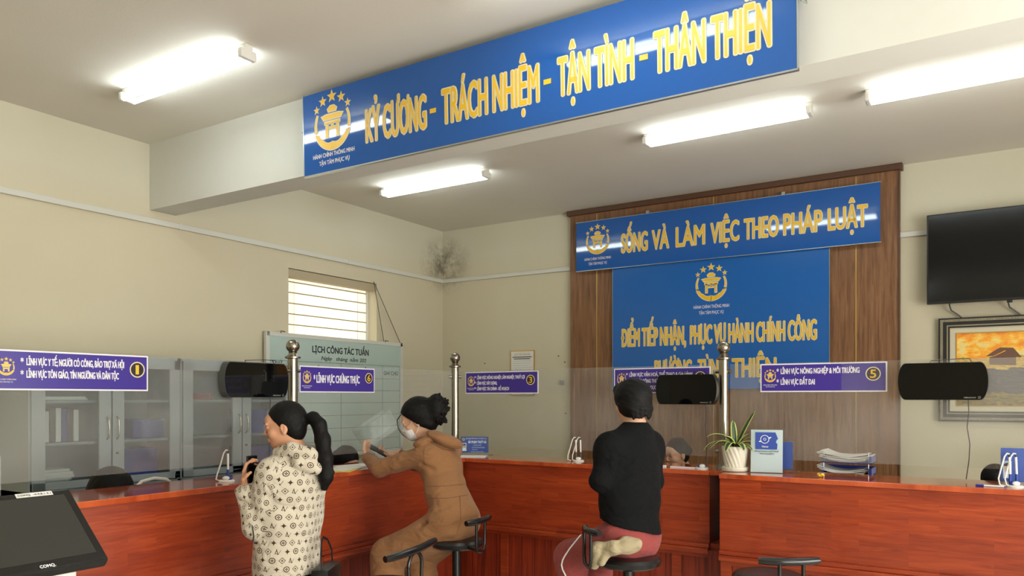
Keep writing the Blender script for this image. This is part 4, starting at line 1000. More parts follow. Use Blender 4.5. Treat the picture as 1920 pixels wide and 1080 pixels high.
def hand(S_, w_, d, n, side, sc=1.0, curl=(.4, .5, .5), spread=.08, thumb=(.5, .6)):
    """w_ wrist, d finger direction, n palm normal, side: direction towards the thumb"""
    d = nv(d); n = nv(n-np.dot(n, d)*d); sd = nv(np.cross(d, n)); sd = sd if np.dot(sd, side) > 0 else -sd
    w_ = np.array(w_, float); k = .006*sc
    pc = w_+d*.045*sc
    S_.ell(pc, (.040*sc, .046*sc, .0145*sc), [sd, d, n], .012*sc); S_.cap(w_-d*.02*sc, w_+d*.02*sc, .024*sc, .022*sc, .015*sc, wide=sd, wf=1.2)
    for i, (off, L) in enumerate(((.028, 1.0), (.010, 1.1), (-.009, 1.03), (-.026, .82))):
        p = w_+d*(.082-.004*abs(i-1))*sc+sd*off*sc; a = 0.0; dd = nv(d+sd*(off*spread*30*.1))
        for j, (l_, cu) in enumerate(zip((.040, .025, .020), curl)):
            a += cu*(1+.06*i); v = dd*math.cos(a)+n*math.sin(a); q = p+v*l_*L*sc
            S_.cap(p, q, (.0088-.0012*j)*sc, (.0082-.0014*j)*sc, k if j == 0 else .003*sc); p = q
    p = w_+d*.022*sc+sd*.026*sc; v = nv(sd*.75+d*.6+n*.25); a = 0
    for j, (l_, cu) in enumerate(((.036, 0), (.032, thumb[0]), (.026, thumb[1]))):
        v = nv(v*math.cos(cu)+nv(d*.6+n*.9)*math.sin(cu)) if cu else v; q = p+v*l_*sc
        S_.cap(p, q, (.0125-.002*j)*sc, (.011-.002*j)*sc, k); p = q

def bounds(J, pad=.2):
    A = np.array([v for v in J.values() if hasattr(v, '__len__') and len(v) == 3], float); return A.min(0)-pad, A.max(0)+pad
def body_field(J, h=.0036, hsc=1.0, hands=True):
    """one skin surface from head to feet; head and hands are sampled finer than the clothed rest"""
    out = []; rt = nv(np.array(J['shR'])-np.array(J['shL'])); hd = np.array(J['hd']); nck = np.array(J['nck'])
    A = Field(np.minimum(hd, nck)-.14, np.maximum(hd, nck)+.15, h)
    W, r, f, u = head_skin(A, hd, J['hf'], J['hu'], hsc); A.cap(W(0, -.025, -.06), nck, .046, .052, .03); A.cap(nck, J['chs'], .052, .085, .05, wide=rt, wf=1.25); out.append(A)
    lo_, hi_ = bounds({k: v for k, v in J.items() if k not in ('hd', 'hf', 'hu', 'toe')}, .14); lo_[2] = max(lo_[2], .0); S_ = Field(lo_, hi_, .012)
    S_.cap(nck, J['chs'], .048, .083, .05, wide=rt, wf=1.25); S_.cap(J['shL'], J['shR'], .045, .045, .05)
    S_.cap(J['chs'], J['wst'], .086, .08, .04, wide=rt, wf=1.2); S_.cap(J['wst'], J['pel'], .083, .09, .04, wide=rt, wf=1.25)
    for q in 'LR':
        S_.cap(J['sh'+q], J['el'+q], .042, .034, .03); S_.cap(J['el'+q], np.array(J['wr'+q])*.85+np.array(J['el'+q])*.15, .034, .026, .02)
        S_.cap(J['hp'+q], J['kn'+q], .072, .048, .04); S_.cap(J['kn'+q], J['an'+q], .048, .034, .03)
        an = np.array(J['an'+q]); S_.cap(an+[0, 0, -.03], an+nv(J['toe'])*.14+[0, 0, -.045], .034, .028, .03)
        if hands and 'h'+q in J:
            d, n, sd, cu, th_ = J['h'+q]; w_ = np.array(J['wr'+q]); e_ = np.array(J['el'+q]); c = w_+nv(d)*.06
            B = Field(np.minimum(c, w_)-.13, np.maximum(c, w_)+.13, h)
            B.cap(e_, w_, .034, .0235, .02); hand(B, w_, np.array(d), np.array(n), np.array(sd), .98, cu, thumb=th_); out.append(B)
    out.append(S_); return out
def cyl_uv(prims):
    """texture coordinates wrapped round the nearest limb or trunk axis"""
    def fn(P, Q):
        C_ = P[Q].mean(1); best = np.full(len(C_), 9.0); pid = np.zeros(len(C_), int)
        for i, (a, b, r, wt) in enumerate(prims):
            a = np.array(a); ba = np.array(b)-a; t = np.clip(((C_-a)@ba)/(ba@ba), 0, 1); d = np.linalg.norm(C_-a-t[:, None]*ba, axis=1)-r
            m = d < best; best[m] = d[m]; pid[m] = i
        UV = np.zeros((len(Q), 4, 2))
        for i, (a, b, r, wt) in enumerate(prims):
            m = pid == i
            if not m.any(): continue
            a = np.array(a); ax_ = nv(np.array(b)-a); s0 = nv(np.cross(ax_, [.3, 1, .1])); s0 = s0 if s0@np.array([1, -1, 0.]) > 0 else -s0; s1 = np.cross(ax_, s0)
            V_ = P[Q[m]]-a; th = np.arctan2(V_@s1, V_@s0); cth = np.arctan2((C_[m]-a)@s1, (C_[m]-a)@s0)
            dlt = (th-cth[:, None]+PI) % (2*PI)-PI
            UV[m, :, 0] = (cth[:, None]+dlt)*wt+i*.37; UV[m, :, 1] = V_@ax_
        return UV
    return fn
def finish(name, S_, mat, parent, **k):
    Ps, Qs, n = [], [], 0
    for F_ in (S_ if isinstance(S_, list) else [S_]):
        P, Q = F_.extract(); Ps.append(P); Qs.append(Q+n); n += len(P)
    return mesh_obj(name, np.concatenate(Ps), np.concatenate(Qs), mat, parent, **k)
def hair_shell(S_, W, ax, sc=1.0, front=.078, g=.0, low=-.08, fr_n=(0, .79, -.61)):
    r, f, u = ax; N = r*fr_n[0]+f*fr_n[1]+u*fr_n[2]; P0 = W(0, front, front)
    S_.ell(W(0, -.018, .036), [(.081+g)*sc, (.098+g)*sc, (.092+g)*sc], ax, .0, clip=[(P0, N)])
    S_.ell(W(0, -.045, -.02), [(.068+g)*sc, (.062+g)*sc, (.075+g)*sc], ax, .03, clip=[(P0, N)])
def pants_field(J, h=.007, rad=.1, knr=.08, anr=.07, hem=None, top=.0):
    lo_, hi_ = bounds({k: J[k] for k in ('pel', 'wst', 'hpL', 'hpR', 'knL', 'knR', 'anL', 'anR')}, .22); lo_[2] = max(lo_[2], .0); S_ = Field(lo_, hi_, h)
    rt = nv(np.array(J['hpR'])-np.array(J['hpL']))
    S_.cap(np.array(J['pel'])+[0, 0, top], J['pel'], rad*1.12, rad*1.2, .03, wide=rt, wf=1.28)
    for q in 'LR':
        S_.cap(J['hp'+q], J['kn'+q], rad, knr, .03); a = np.array(J['an'+q]); S_.cap(J['kn'+q], a, knr, anr, .03, clip=[(a+[0, 0, -.0], (0, 0, -1))])
    return S_
V3 = lambda v: np.array(v, float)
def P3(px, py, D): return V3(at(px, py, D))
RVn, FVn, UZ = V3(RV), V3(FV), np.array([0, 0, 1.0])
from mathutils.bvhtree import BVHTree
def on_surface(o, pts, off=.002):
    """drop a polyline of view points onto a built surface"""
    bvh = BVHTree.FromObject(o, bpy.context.evaluated_depsgraph_get()); out = []
    for px, py in pts:
        d = (at(px, py, 1.0)-CAM).normalized(); h = bvh.ray_cast(CAM, d)
        if h[0] is not None: out.append(h[0]+h[1]*off)
    return out
def ribbon(name, o, pts, r, mat, parent, off=.001):
    P = []
    for a, b in zip(pts[:-1], pts[1:]):
        n = max(2, int(math.hypot(b[0]-a[0], b[1]-a[1])/4))
        P += [(a[0]+(b[0]-a[0])*i/n, a[1]+(b[1]-a[1])*i/n) for i in range(n)]
    q = on_surface(o, P+[pts[-1]], off)
    if len(q) > 2: return MB().tube(q, r, 6).build(name, mat, parent, True)
def eyes(t, W, f, sc=1.0):
    for k in (-1, 1):
        MB().ball(tuple(W(k*.031, .0895, .003)), .0035*sc, 8).build('eye', M['ink'], t, True)
        MB().tube([tuple(W(k*(.018+.007*i), .0985-.0018*i*i, .0245+.002*math.sin(i))) for i in range(5)], .0018*sc, 5).build('eyebrow', M['ink'], t, True)
        MB().tube([tuple(W(k*(.019+.006*i), .0935-.0014*i*i, .0065+.002*math.sin(i*.8))) for i in range(5)], .0013*sc, 5).build('eyelashes', M['ink'], t, True)

def shoes(J, t, m='black'):
    for q in 'LR':
        an = np.array(J['an'+q]); tt = nv(J['toe']); F_ = Field(an-.24, an+.24, .007)
        F_.cap(an+[0, 0, -.035]-tt*.02, an+tt*.15+[0, 0, -.05], .044, .036, .03); F_.cap(an, an+[0, 0, -.03], .045, .045, .02)
        part(finish('shoe', F_, M[m], None), t)
# ---------------------------------------------------------- standing woman in the patterned jacket
w1 = thing('person', 'standing woman with long black ponytail in cream patterned hooded jacket, holding a phone', 'person', tuple(np.array([2.70, -4.84, 0])))
def place(o, root): o.parent = root; o.matrix_parent_inverse = Matrix.Translation(-root.location)
class Root:
    """children built in world coordinates, kept under their thing"""
    def __init__(s, t): s.t = t
J = dict(pel=P3(538, 1030, 3.95), wst=P3(540, 965, 3.95), chs=P3(552, 908, 3.94), nck=P3(552, 848, 3.95), hd=P3(534, 798, 3.94), hf=-RVn*.97-FVn*.14-UZ*.14, hu=UZ,
         shL=P3(508, 881, 3.81), shR=P3(585, 880, 4.08), elL=P3(480, 985, 3.82), wrL=P3(459, 912, 3.83), elR=P3(562, 985, 4.16), wrR=P3(505, 955, 4.14),
         hpL=P3(522, 1050, 3.88), hpR=P3(556, 1050, 4.02), knL=P3(520, 1168, 3.88), knR=P3(556, 1168, 4.02), anL=P3(524, 1294, 3.90), anR=P3(560, 1294, 4.04), toe=V3((-1, 0, 0)))
pn_ = RVn*.75-FVn*.65
J['hL'] = (UZ+RVn*.05, RVn, -FVn, (.3, .6, .6), (.9, .8)); J['hR'] = (-RVn, -UZ, FVn, (.4, .5, .5), (.5, .5))
built = []
def part(o, t): built.append((o, t)); return o
BS = body_field(J)
sk = part(finish('body', BS, M['skin'], None), w1)
W, r_, f_, u_ = head_skin(Field((0, 0, 0), (.02, .02, .02), .01), J['hd'], J['hf'], J['hu'])
def eyes_w(t, W, f, sc=1.0):
    n0 = set(bpy.data.objects); eyes(None, W, f, sc)
    for o in set(bpy.data.objects)-n0: built.append((o, t))
eyes_w(w1, W, f_)
HS = Field(J['hd']-.35, J['hd']+.35, .0045); HS.sub
hair_shell(HS, W, (r_, f_, u_))
pt = [P3(574, 786, 3.94), P3(585, 783, 3.93), P3(596, 796, 3.91), P3(603, 825, 3.90), P3(607, 860, 3.88), P3(609, 895, 3.88), P3(606, 915, 3.88)]
rr = [.015, .023, .028, .031, .032, .026, .010]
HS2 = Field(np.min([J['hd']-.2]+[p-.12 for p in pt], 0), np.max([J['hd']+.2]+[p+.12 for p in pt], 0), .0045)
hair_shell(HS2, W, (r_, f_, u_)); HS2.cap(W(0, -.09, .03), pt[0], .03, .018, .02)
for i in range(6): HS2.cap(pt[i], pt[i+1], rr[i], rr[i+1], .02)
HS2.cap(P3(606, 860, 3.88), P3(626, 886, 3.87), .016, .004, .02)
for i in range(6): HS2.cap(pt[i]+RVn*.012, pt[i+1]+RVn*.012, rr[i]*.8, rr[i+1]*.8, .03)
HS2.wave(.0011, (180, 240, 320), 4)
part(finish('hair', HS2, M['hair'], None), w1)
lo_, hi_ = bounds({k: J[k] for k in ('pel', 'chs', 'nck', 'shL', 'shR', 'elL', 'wrL', 'elR', 'wrR')}, .26); JK = Field(lo_, hi_, .0055)
rt = nv(J['shR']-J['shL']); hem = [(np.array([0, 0, .700]), (0, 0, -1))]
JK.cap(J['chs'], J['wst'], .142, .148, .05, wide=rt, wf=1.28); JK.cap(J['wst'], J['pel']+[0, 0, -.2], .148, .155, .05, wide=rt, wf=1.25, clip=hem)
JK.cap(J['shL']+[0, 0, -.02], J['shR']+[0, 0, -.02], .078, .078, .06); JK.cap(J['nck']+[0, 0, -.04], J['chs'], .085, .13, .05, wide=rt, wf=1.2)
for q in 'LR':
    v = nv(J['wr'+q]-J['el'+q]); JK.cap(J['sh'+q]+[0, 0, -.01], J['el'+q], .072, .062, .018); JK.cap(J['el'+q], J['wr'+q]-v*.012, .066, .050, .02, clip=[(J['wr'+q]-v*.0, tuple(v))])
    JK.cap(J['wr'+q]-v*.04, J['wr'+q]-v*.03, .049, .049, .008)
hc = P3(578, 862, 3.95)
JK.ell(P3(574, 852, 3.94), (.082, .085, .050), [RVn, FVn, UZ], .012); JK.ell(P3(540, 858, 3.93), (.075, .08, .045), [RVn, FVn, UZ], .03)
JK.ell(P3(586, 868, 3.93), (.055, .085, .045), [RVn, FVn, UZ], .010)
for a, b, r1 in (((522, 850, 3.86), (548, 842, 3.82), .030), ((548, 842, 3.82), (580, 850, 3.84), .034), ((580, 850, 3.84), (598, 866, 3.92), .034), ((560, 866, 3.82), (592, 878, 3.86), .036)): JK.cap(P3(*a), P3(*b), r1, r1, .010)
for a, b in (((528, 866, 3.76), (560, 886, 3.74)), ((560, 886, 3.74), (598, 896, 3.80)), ((540, 850, 3.79), (585, 866, 3.79))): JK.cap(P3(*a), P3(*b), .008, .007, .012, 's')
JK.cap(J['nck']+[0, 0, -.01], J['nck']+[0, 0, .2], .050, .075, .01, 's')
for a, b in (((500, 1000, 3.73), (470, 960, 3.75)), ((492, 1012, 3.74), (515, 990, 3.7)), ((560, 1020, 3.75), (600, 1000, 3.85)), ((550, 930, 3.75), (520, 1010, 3.72))): JK.cap(P3(*a), P3(*b), .013, .009, .02, 's')
for a, b in (((478, 915, 3.74), (490, 985, 3.72)), ((450, 940, 3.78), (478, 955, 3.76)), ((500, 1010, 3.72), (475, 1045, 3.75))): JK.cap(P3(*a), P3(*b), .010, .007, .016, 's')
JK.wave(.010, (15, 24, 36, 50), 3)
UVP = [(J['pel']+[0, 0, -.3], J['nck'], .17, .17), (J['shL'], J['elL'], .066, .085), (J['elL'], J['wrL'], .055, .075), (J['shR'], J['elR'], .066, .085), (J['elR'], J['wrR'], .055, .075)]
jk = part(finish('hooded_jacket', JK, M['mono'], None, uvfun=cyl_uv(UVP), smooth_it=2), w1)
part(finish('trousers', pants_field(J, .009, .105, .075, .06), M['navy'], None), w1)
for q in ('zip',):
    z_ = ribbon('pocket_zip', jk, [(473, 985), (476, 1005), (472, 1032)], .003, M['ink'], None)
    if z_: part(z_, w1)
ph = MB().box((-.0375, -.08, -.0045), (.0375, .08, .0045), .004)
wd = nv(RVn*.42+FVn*.9); nn = nv(np.cross(wd, UZ))
PM = Matrix(((wd[0], 0-.0, nn[0], 0), (wd[1], 0, nn[1], 0), (wd[2], 1, nn[2], 0), (0, 0, 0, 1)))
def slab(name, label, c, wdir, ldir, size, m='black', rad=.004):
    wdir = nv(wdir); ldir = nv(ldir-np.dot(ldir, wdir)*wdir); n = np.cross(wdir, ldir)
    mt = Matrix(((wdir[0], ldir[0], n[0], 0), (wdir[1], ldir[1], n[1], 0), (wdir[2], ldir[2], n[2], 0), (0, 0, 0, 1)))
    t = thing(name, label, 'phone', tuple(c)); t.rotation_euler = mt.to_euler()
    w_, l_, th_ = size
    MB().box((-w_/2, -l_/2, -th_/2), (w_/2, l_/2, th_/2), rad).build('casing', M[m], t, True)
    MB().box((-w_/2+.004, -l_/2+.004, th_/2-.0005), (w_/2-.004, l_/2-.004, th_/2+.0006)).build('screen', M['screen'], t)
    return t
slab('phone', 'dark phone held upright by the woman in the patterned jacket', P3(473, 882, 3.845), wd, UZ-RVn*.05, (.070, .150, .01))
bag = thing('handbag', 'black leather handbag hanging at the hip of the standing woman', 'bag', tuple(P3(612, 1095, 3.93)))
b = MB().box((-.05, -.12, -.13), (.05, .12, .10), .03).build('bag_body', M['leather'], bag, True)
MB().tube([(0, .10, .09), (0, .09, .16), (-.01, .05, .22), (-.02, 0, .24), (-.01, -.05, .22), (0, -.09, .16), (0, -.10, .09)], .008, 8, flat=.5).build('strap', M['leather'], bag, True)
bag.rotation_euler = (0, 0, .5)

shoes(J, w1)
# ---------------------------------------------------------- seated woman in coffee brown
w2 = thing('person', 'seated woman in face mask and coffee brown hooded jumpsuit, leaning on the counter', 'person', (3.0, -3.7, 0))
J = dict(pel=P3(853, 968, 4.87), wst=P3(836, 920, 4.95), chs=P3(824, 868, 5.03), nck=P3(815, 832, 5.06), hd=P3(784, 787, 5.08), hf=-RVn*.87+FVn*.10-UZ*.40, hu=UZ,
         shL=P3(803, 852, 4.94), shR=P3(842, 845, 5.22), elL=P3(710, 877, 5.12), wrL=P3(690, 859, 5.32), elR=P3(780, 868, 5.38), wrR=P3(746, 851, 5.36),
         hpL=P3(836, 988, 4.80), hpR=P3(862, 980, 4.95), knL=P3(728, 1040, 4.92), knR=P3(788, 1042, 5.06), anL=P3(722, 1185, 4.95), anR=P3(795, 1185, 5.06), toe=V3((-1, 0, 0)))
J['hL'] = (UZ*.55-RVn*.30+FVn*.65, RVn*.9+UZ*.35-FVn*.2, UZ, (.35, .5, .5), (.5, .5)); J['hR'] = (-RVn*.95-UZ*.05, UZ*.9-FVn*.3, -FVn, (.5, .6, .6), (.5, .6))
SC2 = 1.08
part(finish('body', body_field(J, .0036, SC2), M['skin2'], None), w2)
W, r_, f_, u_ = head_skin(Field((0, 0, 0), (.02, .02, .02), .01), J['hd'], J['hf'], J['hu'], SC2)
eyes_w(w2, W, f_, SC2)
HS = Field(J['hd']-.3, J['hd']+.3, .0045); hair_shell(HS, W, (r_, f_, u_), SC2, g=.012)
bc = P3(822, 770, 5.05); rg = random.Random(11)
HS.cap(W(0, -.06, .03), P3(816, 772, 5.06), .075, .066, .03); HS.ell(P3(818, 766, 5.06), (.066, .078, .100), [RVn, FVn, UZ], .02)
for k in range(44):
    a = rg.uniform(-1.5, 1.75); e_ = rg.uniform(-.9, .9)
    nrm_ = nv(RVn*math.cos(a)*math.cos(e_)+UZ*math.sin(a)*math.cos(e_)-FVn*math.sin(e_)*1.0); p = P3(820, 768, 5.06)+nrm_*np.array([.055, .055, .085])
    q = p+nv(nrm_+np.array([rg.uniform(-.6, .6) for _ in range(3)]))*rg.uniform(.012, .03); HS.cap(p, q, .019, .009, .004)
HS.wave(.0018, (150, 210, 300), 2)
part(finish('hair', HS, M['hair'], None), w2)
for k, d_ in enumerate((0, .008, .016, -.006)):
    part(MB().tube([tuple(W(.0+d_, .085, .075)), tuple(W(-.03+d_, .115, .05)), tuple(W(-.045+d_, .125, .0)), tuple(W(-.045+d_, .118, -.045)), tuple(W(-.04+d_, .10, -.075))], [.0009, .001, .0009, .0007, .0004], 6).build('loose_hair_strand', M['hair'], None, True), w2)
MK = Field(J['hd']-.2, J['hd']+.2, .0045)
MK.ell(W(0, .052, -.055), [.060*SC2, .066*SC2, .058*SC2], [r_, f_, u_], 0, clip=[(W(0, .045, 0), -f_), (W(0, .05, -.012), u_)])
MK.ell(W(0, .095, -.03), [.02, .028, .025], [r_, f_, u_], .03, clip=[(W(0, .05, -.012), u_)])
part(finish('face_mask', MK, M['mask'], None), w2)
for k in (-1, 1):
    part(MB().tube([tuple(W(k*.052, .058, -.022)), tuple(W(k*.078, .02, .004)), tuple(W(k*.084, -.012, .008))], .0018, 6).build('mask_loop', M['mask'], None, True), w2)
    part(MB().tube([tuple(W(k*.052, .050, -.085)), tuple(W(k*.078, .008, -.060)), tuple(W(k*.084, -.012, -.035))], .0018, 6).build('mask_loop', M['mask'], None, True), w2)
JK = Field(*bounds({k: J[k] for k in ('pel', 'wst', 'chs', 'nck', 'shL', 'shR', 'elL', 'wrL', 'elR', 'wrR', 'hpL', 'hpR', 'knL', 'knR', 'anL', 'anR')}, .24), .0065)
rt = nv(J['shR']-J['shL'])
JK.cap(J['chs'], J['wst'], .128, .118, .05, wide=rt, wf=1.3); JK.cap(J['wst'], J['pel'], .118, .150, .04, wide=rt, wf=1.25)
JK.cap(J['shL'], J['shR'], .070, .070, .06); JK.cap(J['nck']+[0, 0, -.02], J['chs'], .08, .12, .05, wide=rt, wf=1.2)
for q in 'LR':
    v = nv(J['wr'+q]-J['el'+q]); JK.cap(J['sh'+q], J['el'+q], .070, .058, .04); JK.cap(J['el'+q], J['wr'+q], .058, .040, .02, clip=[(J['wr'+q], tuple(v))])
    JK.cap(J['hp'+q], J['kn'+q], .128, .108, .05); JK.cap(J['kn'+q], J['an'+q], .108, .125, .03, clip=[(J['an'+q], (0, 0, -1))])
JK.ell(P3(834, 824, 4.99), (.125, .11, .042), [RVn*.93-UZ*.36, FVn, UZ*.93+RVn*.36], .006); JK.ell(P3(793, 829, 4.97), (.075, .07, .030), [RVn*.95+UZ*.3, FVn, UZ*.95-RVn*.3], .008)
for a, b in (((785, 840, 4.84), (815, 842, 4.82)), ((815, 842, 4.82), (862, 858, 4.88))): JK.cap(P3(*a), P3(*b), .008, .008, .012, 's')
JK.cap(J['nck'], J['nck']+(J['hd']-J['nck'])*1.3, .045, .06, .01, 's')
for a, b in (((800, 960, 4.72), (838, 950, 4.72)), ((790, 985, 4.75), (830, 975, 4.72)), ((740, 900, 4.99), (760, 888, 4.96)), ((812, 880, 4.85), (790, 870, 4.88))): JK.cap(P3(*a), P3(*b), .012, .006, .022, 's')
JK.wave(.008, (14, 22, 33, 46), 8)
JK.cap(J['wst']+[0, 0, .032], J['wst']+[0, 0, -.032], .124, .124, .006, wide=rt, wf=1.27)
js = part(finish('hooded_jumpsuit', JK, M['coffee'], None, smooth_it=2), w2)
for pts in ([(800, 912), (840, 911), (876, 907)], [(802, 934), (840, 934), (877, 928)]):
    z_ = ribbon('waist_seam', js, pts, .0018, M['brown'], None); z_ and part(z_, w2)
for pts in ([(796, 838), (794, 855), (797, 872)], [(862, 930), (864, 975), (856, 1000)], [(800, 825), (830, 843), (858, 846)]):
    z_ = ribbon('seam', js, pts, .0016, M['brown'], None); z_ and part(z_, w2)
slab('phone', 'dark phone lying flat in the hands of the woman in brown', P3(713, 847, 5.30), FVn*.9+UZ*.3-RVn*.1, RVn*.82-UZ*.55, (.072, .155, .009))

shoes(J, w2, 'white')
# ---------------------------------------------------------- seated person in black, seen from behind
w3 = thing('person', 'seated person seen from behind with short black hair, black top and faded red trousers', 'person', (4.2, -3.85, 0))
J = dict(pel=P3(1180, 990, 4.06), wst=P3(1180, 925, 4.08), chs=P3(1182, 868, 4.10), nck=P3(1192, 808, 4.11), hd=P3(1184, 754, 4.13), hf=FVn*.80-RVn*.58-UZ*.1, hu=UZ,
         shL=P3(1144, 833, 4.02), shR=P3(1219, 831, 4.20), elL=P3(1126, 902, 3.99), wrL=P3(1165, 925, 4.20), elR=P3(1224, 905, 4.24), wrR=P3(1180, 925, 4.34),
         hpL=P3(1160, 1008, 3.99), hpR=P3(1200, 1008, 4.12), knL=P3(1072, 1042, 4.25), knR=P3(1120, 1045, 4.45), anL=P3(1078, 1185, 4.22), anR=P3(1125, 1185, 4.42), toe=V3((-1, .1, 0)))
J['hL'] = (RVn*.7+FVn*.7, -UZ, FVn, (.4, .5, .5), (.4, .4)); J['hR'] = (-RVn*.7+FVn*.5, -UZ, FVn, (.4, .5, .5), (.4, .4))
part(finish('body', body_field(J, .0036, .96), M['skin2'], None), w3)
W, r_, f_, u_ = head_skin(Field((0, 0, 0), (.02, .02, .02), .01), J['hd'], J['hf'], J['hu'], .96)
eyes_w(w3, W, f_, .96)
HS = Field(J['hd']-.3, J['hd']+.3, .0045)
A3 = (r_, f_, u_); N3 = r_*0+f_*.96-u_*.28
HS.ell(W(0, -.018, .03), (.096, .108, .100), A3, 0, clip=[(W(0, .072, .0), N3)])
HS.ell(W(0, -.03, -.03), (.094, .085, .066), A3, .02, clip=[(W(0, .045, .0), f_)])
rg = random.Random(5)
for k in range(34):
    a = rg.uniform(-2.7, -.45); p = W(.080*math.cos(a), -.03+.075*math.sin(a), -.045); HS.cap(p, p-u_*rg.uniform(.03, .055)+r_*rg.uniform(-.008, .008)-r_*math.cos(a)*.012, .016, .004, .008)
HS.ell(W(0, .06, .075), (.06, .045, .04), A3, .02)
HS.wave(.002, (120, 190, 280), 6)
part(finish('hair', HS, M['hair'], None), w3)
TS = Field(*bounds({k: J[k] for k in ('pel', 'wst', 'chs', 'nck', 'shL', 'shR', 'elL', 'wrL', 'elR', 'wrR')}, .22), .006)
rt = nv(J['shR']-J['shL']); hp_ = P3(1176, 986, 4.06); HN = nv(-RVn*.23-UZ)
TS.cap(J['chs'], J['wst'], .128, .132, .05, wide=rt, wf=1.33); TS.cap(J['wst'], J['pel']+[0, 0, -.05], .134, .150, .05, wide=rt, wf=1.25, clip=[(hp_, tuple(HN))])
TS.cap(J['shL']+[0, 0, -.015], J['shR']+[0, 0, -.015], .060, .060, .08); TS.cap(J['nck']+[0, 0, -.015], J['chs'], .068, .12, .06, wide=rt, wf=1.25)
for q in 'LR': TS.cap(J['nck']+[0, 0, -.016], J['sh'+q]+[0, 0, -.006], .060, .062, .06)
for q in 'LR':
    v = nv(J['wr'+q]-J['el'+q]); TS.cap(J['sh'+q]+[0, 0, -.01], J['el'+q], .060, .054, .05); TS.cap(J['el'+q], J['wr'+q], .052, .038, .02, clip=[(J['wr'+q], tuple(v))])
TS.cap(J['nck']+[0, 0, .052], J['nck']+[0, 0, .2], .058, .07, .006, 's')
for k in range(4): TS.cap(P3(1140, 950+k*9, 3.86), P3(1225, 958+k*10, 3.92), .006, .006, .012, 's')
for a, b in (((1140, 870, 3.93), (1150, 920, 3.9)), ((1150, 905, 3.9), (1175, 935, 3.9))): TS.cap(P3(*a), P3(*b), .008, .006, .02, 's')
TS.wave(.007, (16, 26, 40), 5)
part(finish('long_sleeved_top', TS, M['blk'], None, smooth_it=2), w3)
PS = pants_field(J, .0065, .098, .088, .085, top=.0)
PS.cap(J['hpR'], J['pel']+[0, 0, -.03], .112, .115, .04); PS.cap(P3(1203, 1020, 4.05), P3(1180, 1018, 4.0), .085, .09, .04)
for a, b in (((1058, 1062, 4.14), (1110, 1068, 4.1)), ((1110, 1000, 3.98), (1130, 1010, 3.95)), ((1070, 1052, 4.15), (1110, 1050, 4.12))): PS.cap(P3(*a), P3(*b), .006, .005, .015, 's')
PS.wave(.007, (15, 24, 38), 9)
ps = part(finish('trousers', PS, M['rose'], None, smooth_it=2), w3)
z_ = ribbon('white_side_stripe', ps, [(1106, 976), (1098, 994), (1087, 1006), (1077, 1018), (1068, 1029), (1060, 1041), (1055, 1050), (1053, 1059), (1055, 1068), (1060, 1078), (1065, 1092)], .0048, M['wprint'], None, 0); z_ and part(z_, w3)
shoes(J, w3, 'white')
# folded khaki garment over the stool
KC = Field(P3(1160, 1040, 3.9)-.3, P3(1160, 1040, 3.9)+.3, .005)
for a, b, r1, r2 in (((1192, 1022, 3.86), (1150, 1028, 3.85), .034, .030), ((1150, 1028, 3.85), (1122, 1030, 3.88), .030, .036), ((1122, 1030, 3.88), (1112, 1060, 3.90), .036, .022), ((1140, 1030, 3.86), (1130, 1056, 3.86), .028, .014), ((1195, 1018, 3.86), (1170, 1014, 3.86), .022, .018)):
    KC.cap(P3(*a), P3(*b), r1, r2, .012, wide=UZ if b[1] < 1035 else RVn, wf=1.15)
for a, b in (((1185, 1022, 3.81), (1130, 1030, 3.80)), ((1135, 1025, 3.82), (1118, 1055, 3.86)), ((1142, 1035, 3.82), (1135, 1058, 3.84)), ((1120, 1022, 3.84), (1108, 1045, 3.87)), ((1190, 1014, 3.82), (1150, 1022, 3.81)), ((1196, 1030, 3.83), (1160, 1034, 3.81)), ((1128, 1020, 3.84), (1125, 1050, 3.84)), ((1115, 1050, 3.85), (1128, 1066, 3.87))): KC.cap(P3(*a), P3(*b), .006, .003, .008, 's')
KC.wave(.006, (45, 70, 110), 3)
kc = finish('folded_garment', KC, M['khaki'], None, smooth_it=2); tag(kc, 'crumpled khaki garment draped over the stool beside the faded red trousers', 'garment')

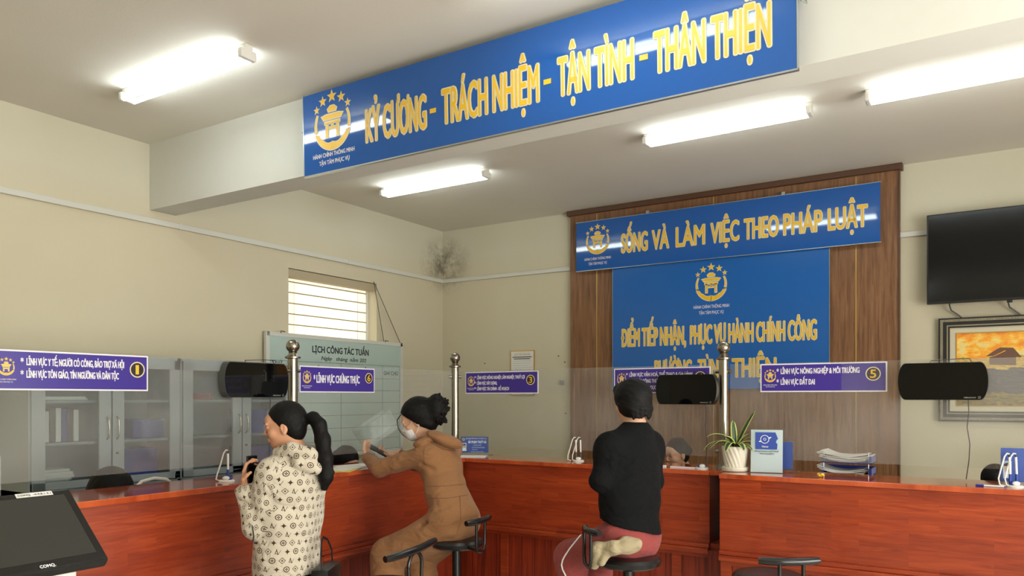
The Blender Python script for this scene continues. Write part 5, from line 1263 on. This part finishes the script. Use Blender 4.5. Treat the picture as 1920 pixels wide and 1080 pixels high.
# ---------------------------------------------------------- clerks behind the counters
def clerk(label, hd, hf, bf, hair='tied', g=0.0, skin='skin2', shirt='officeblue', sc=1.0):
    bf = nv(bf); bf3 = V3((bf[0], bf[1], 0)); rt = V3((bf[1], -bf[0], 0)); hd = V3(hd); t = thing('person', label, 'person', (hd[0], hd[1], 0), group=None)
    nck = hd-bf3*.09-UZ*.11; pel = V3((hd[0], hd[1], .56))-bf3*.34; chs = nck*.62+pel*.38+bf3*.02; wst = nck*.3+pel*.7
    JJ = dict(pel=pel, wst=wst, chs=chs, nck=nck, hd=hd, hf=V3(hf), hu=UZ, toe=bf3)
    for q, s in (('L', -1), ('R', 1)):
        JJ['sh'+q] = nck-UZ*.07+rt*s*.17-bf3*.03; JJ['el'+q] = V3((*(JJ['sh'+q]+bf3*.12+rt*s*.05)[:2], .84)); JJ['wr'+q] = V3((*(JJ['el'+q]+bf3*.21-rt*s*.12)[:2], .80))
        JJ['hp'+q] = pel+rt*s*.09; JJ['kn'+q] = V3((*(pel+bf3*.42+rt*s*.10)[:2], .55)); JJ['an'+q] = V3((*(pel+bf3*.38+rt*s*.10)[:2], .09))
        JJ['h'+q] = (bf3, -UZ, -rt*s, (.2, .3, .3), (.3, .3))
    part(finish('body', body_field(JJ, .0055, sc), M[skin], None), t)
    W, r_, f_, u_ = head_skin(Field((0, 0, 0), (.02, .02, .02), .01), hd, JJ['hf'], UZ, sc)
    eyes_w(t, W, f_, sc)
    HS = Field(hd-.3, hd+.3, .006)
    if hair == 'tied': hair_shell(HS, W, (r_, f_, u_), sc, g=g); HS.ell(W(0, -.12, .0), (.04, .03, .04), None, .02)
    elif hair == 'long':
        hair_shell(HS, W, (r_, f_, u_), sc, front=.088, g=g)
        for s in (-1, 1): HS.cap(W(s*.08, .0, .0), W(s*.10, -.02, -.16), .035, .04, .04)
    else: hair_shell(HS, W, (r_, f_, u_), sc, front=.055, g=0.0)
    HS.wave(.0015, (120, 200), 1); part(finish('hair', HS, M['hair'], None), t)
    TS = Field(*bounds({k: JJ[k] for k in ('pel', 'chs', 'nck', 'shL', 'shR', 'elL', 'elR', 'wrL', 'wrR')}, .2), .011)
    TS.cap(nck-UZ*.03, chs, .07, .12, .05, wide=rt, wf=1.3); TS.cap(chs, wst, .12, .12, .05, wide=rt, wf=1.3); TS.cap(wst, pel, .12, .13, .05, wide=rt, wf=1.3); TS.cap(JJ['shL'], JJ['shR'], .06, .06, .05)
    for q in 'LR': TS.cap(JJ['sh'+q], JJ['el'+q], .056, .046, .03); TS.cap(JJ['el'+q], JJ['wr'+q], .045, .034, .02)
    TS.cap(nck, nck+UZ*.2, .052, .07, .01, 's')
    part(finish('shirt', TS, M[shirt], None), t)
    part(finish('trousers', pants_field(JJ, .012, .088, .068, .055), M['navy'], None), t)
    office_chair('low dark chair under the '+label, (pel[0], pel[1], 0), math.atan2(bf[1], bf[0])-PI/2+PI, .86, 'black', 'office chairs behind the counters')
clerk('clerk behind the left counter, only black hair showing', P3(207, 927, 4.56), (1, .1, -.9), (1, 0), 'long', .035)
clerk('clerk beyond the glass left of the woman in brown', P3(649, 868, 6.05), (1, 0, -.55), (1, 0), 'tied', .008)
clerk('clerk with tied hair, face showing beside the person in black', P3(1268, 851, 6.05), (-.5, -1, -.2), (-.1, -1), 'tied', 0)
clerk('clerk at the right edge, forehead above the counter', P3(1866, 908, 4.96), (-.1, -1, -.75), (0, -1), 'short', 0, 'skin')
for o, t in built:
    o.parent = t; o.matrix_parent_inverse = Matrix.Translation(-t.location)
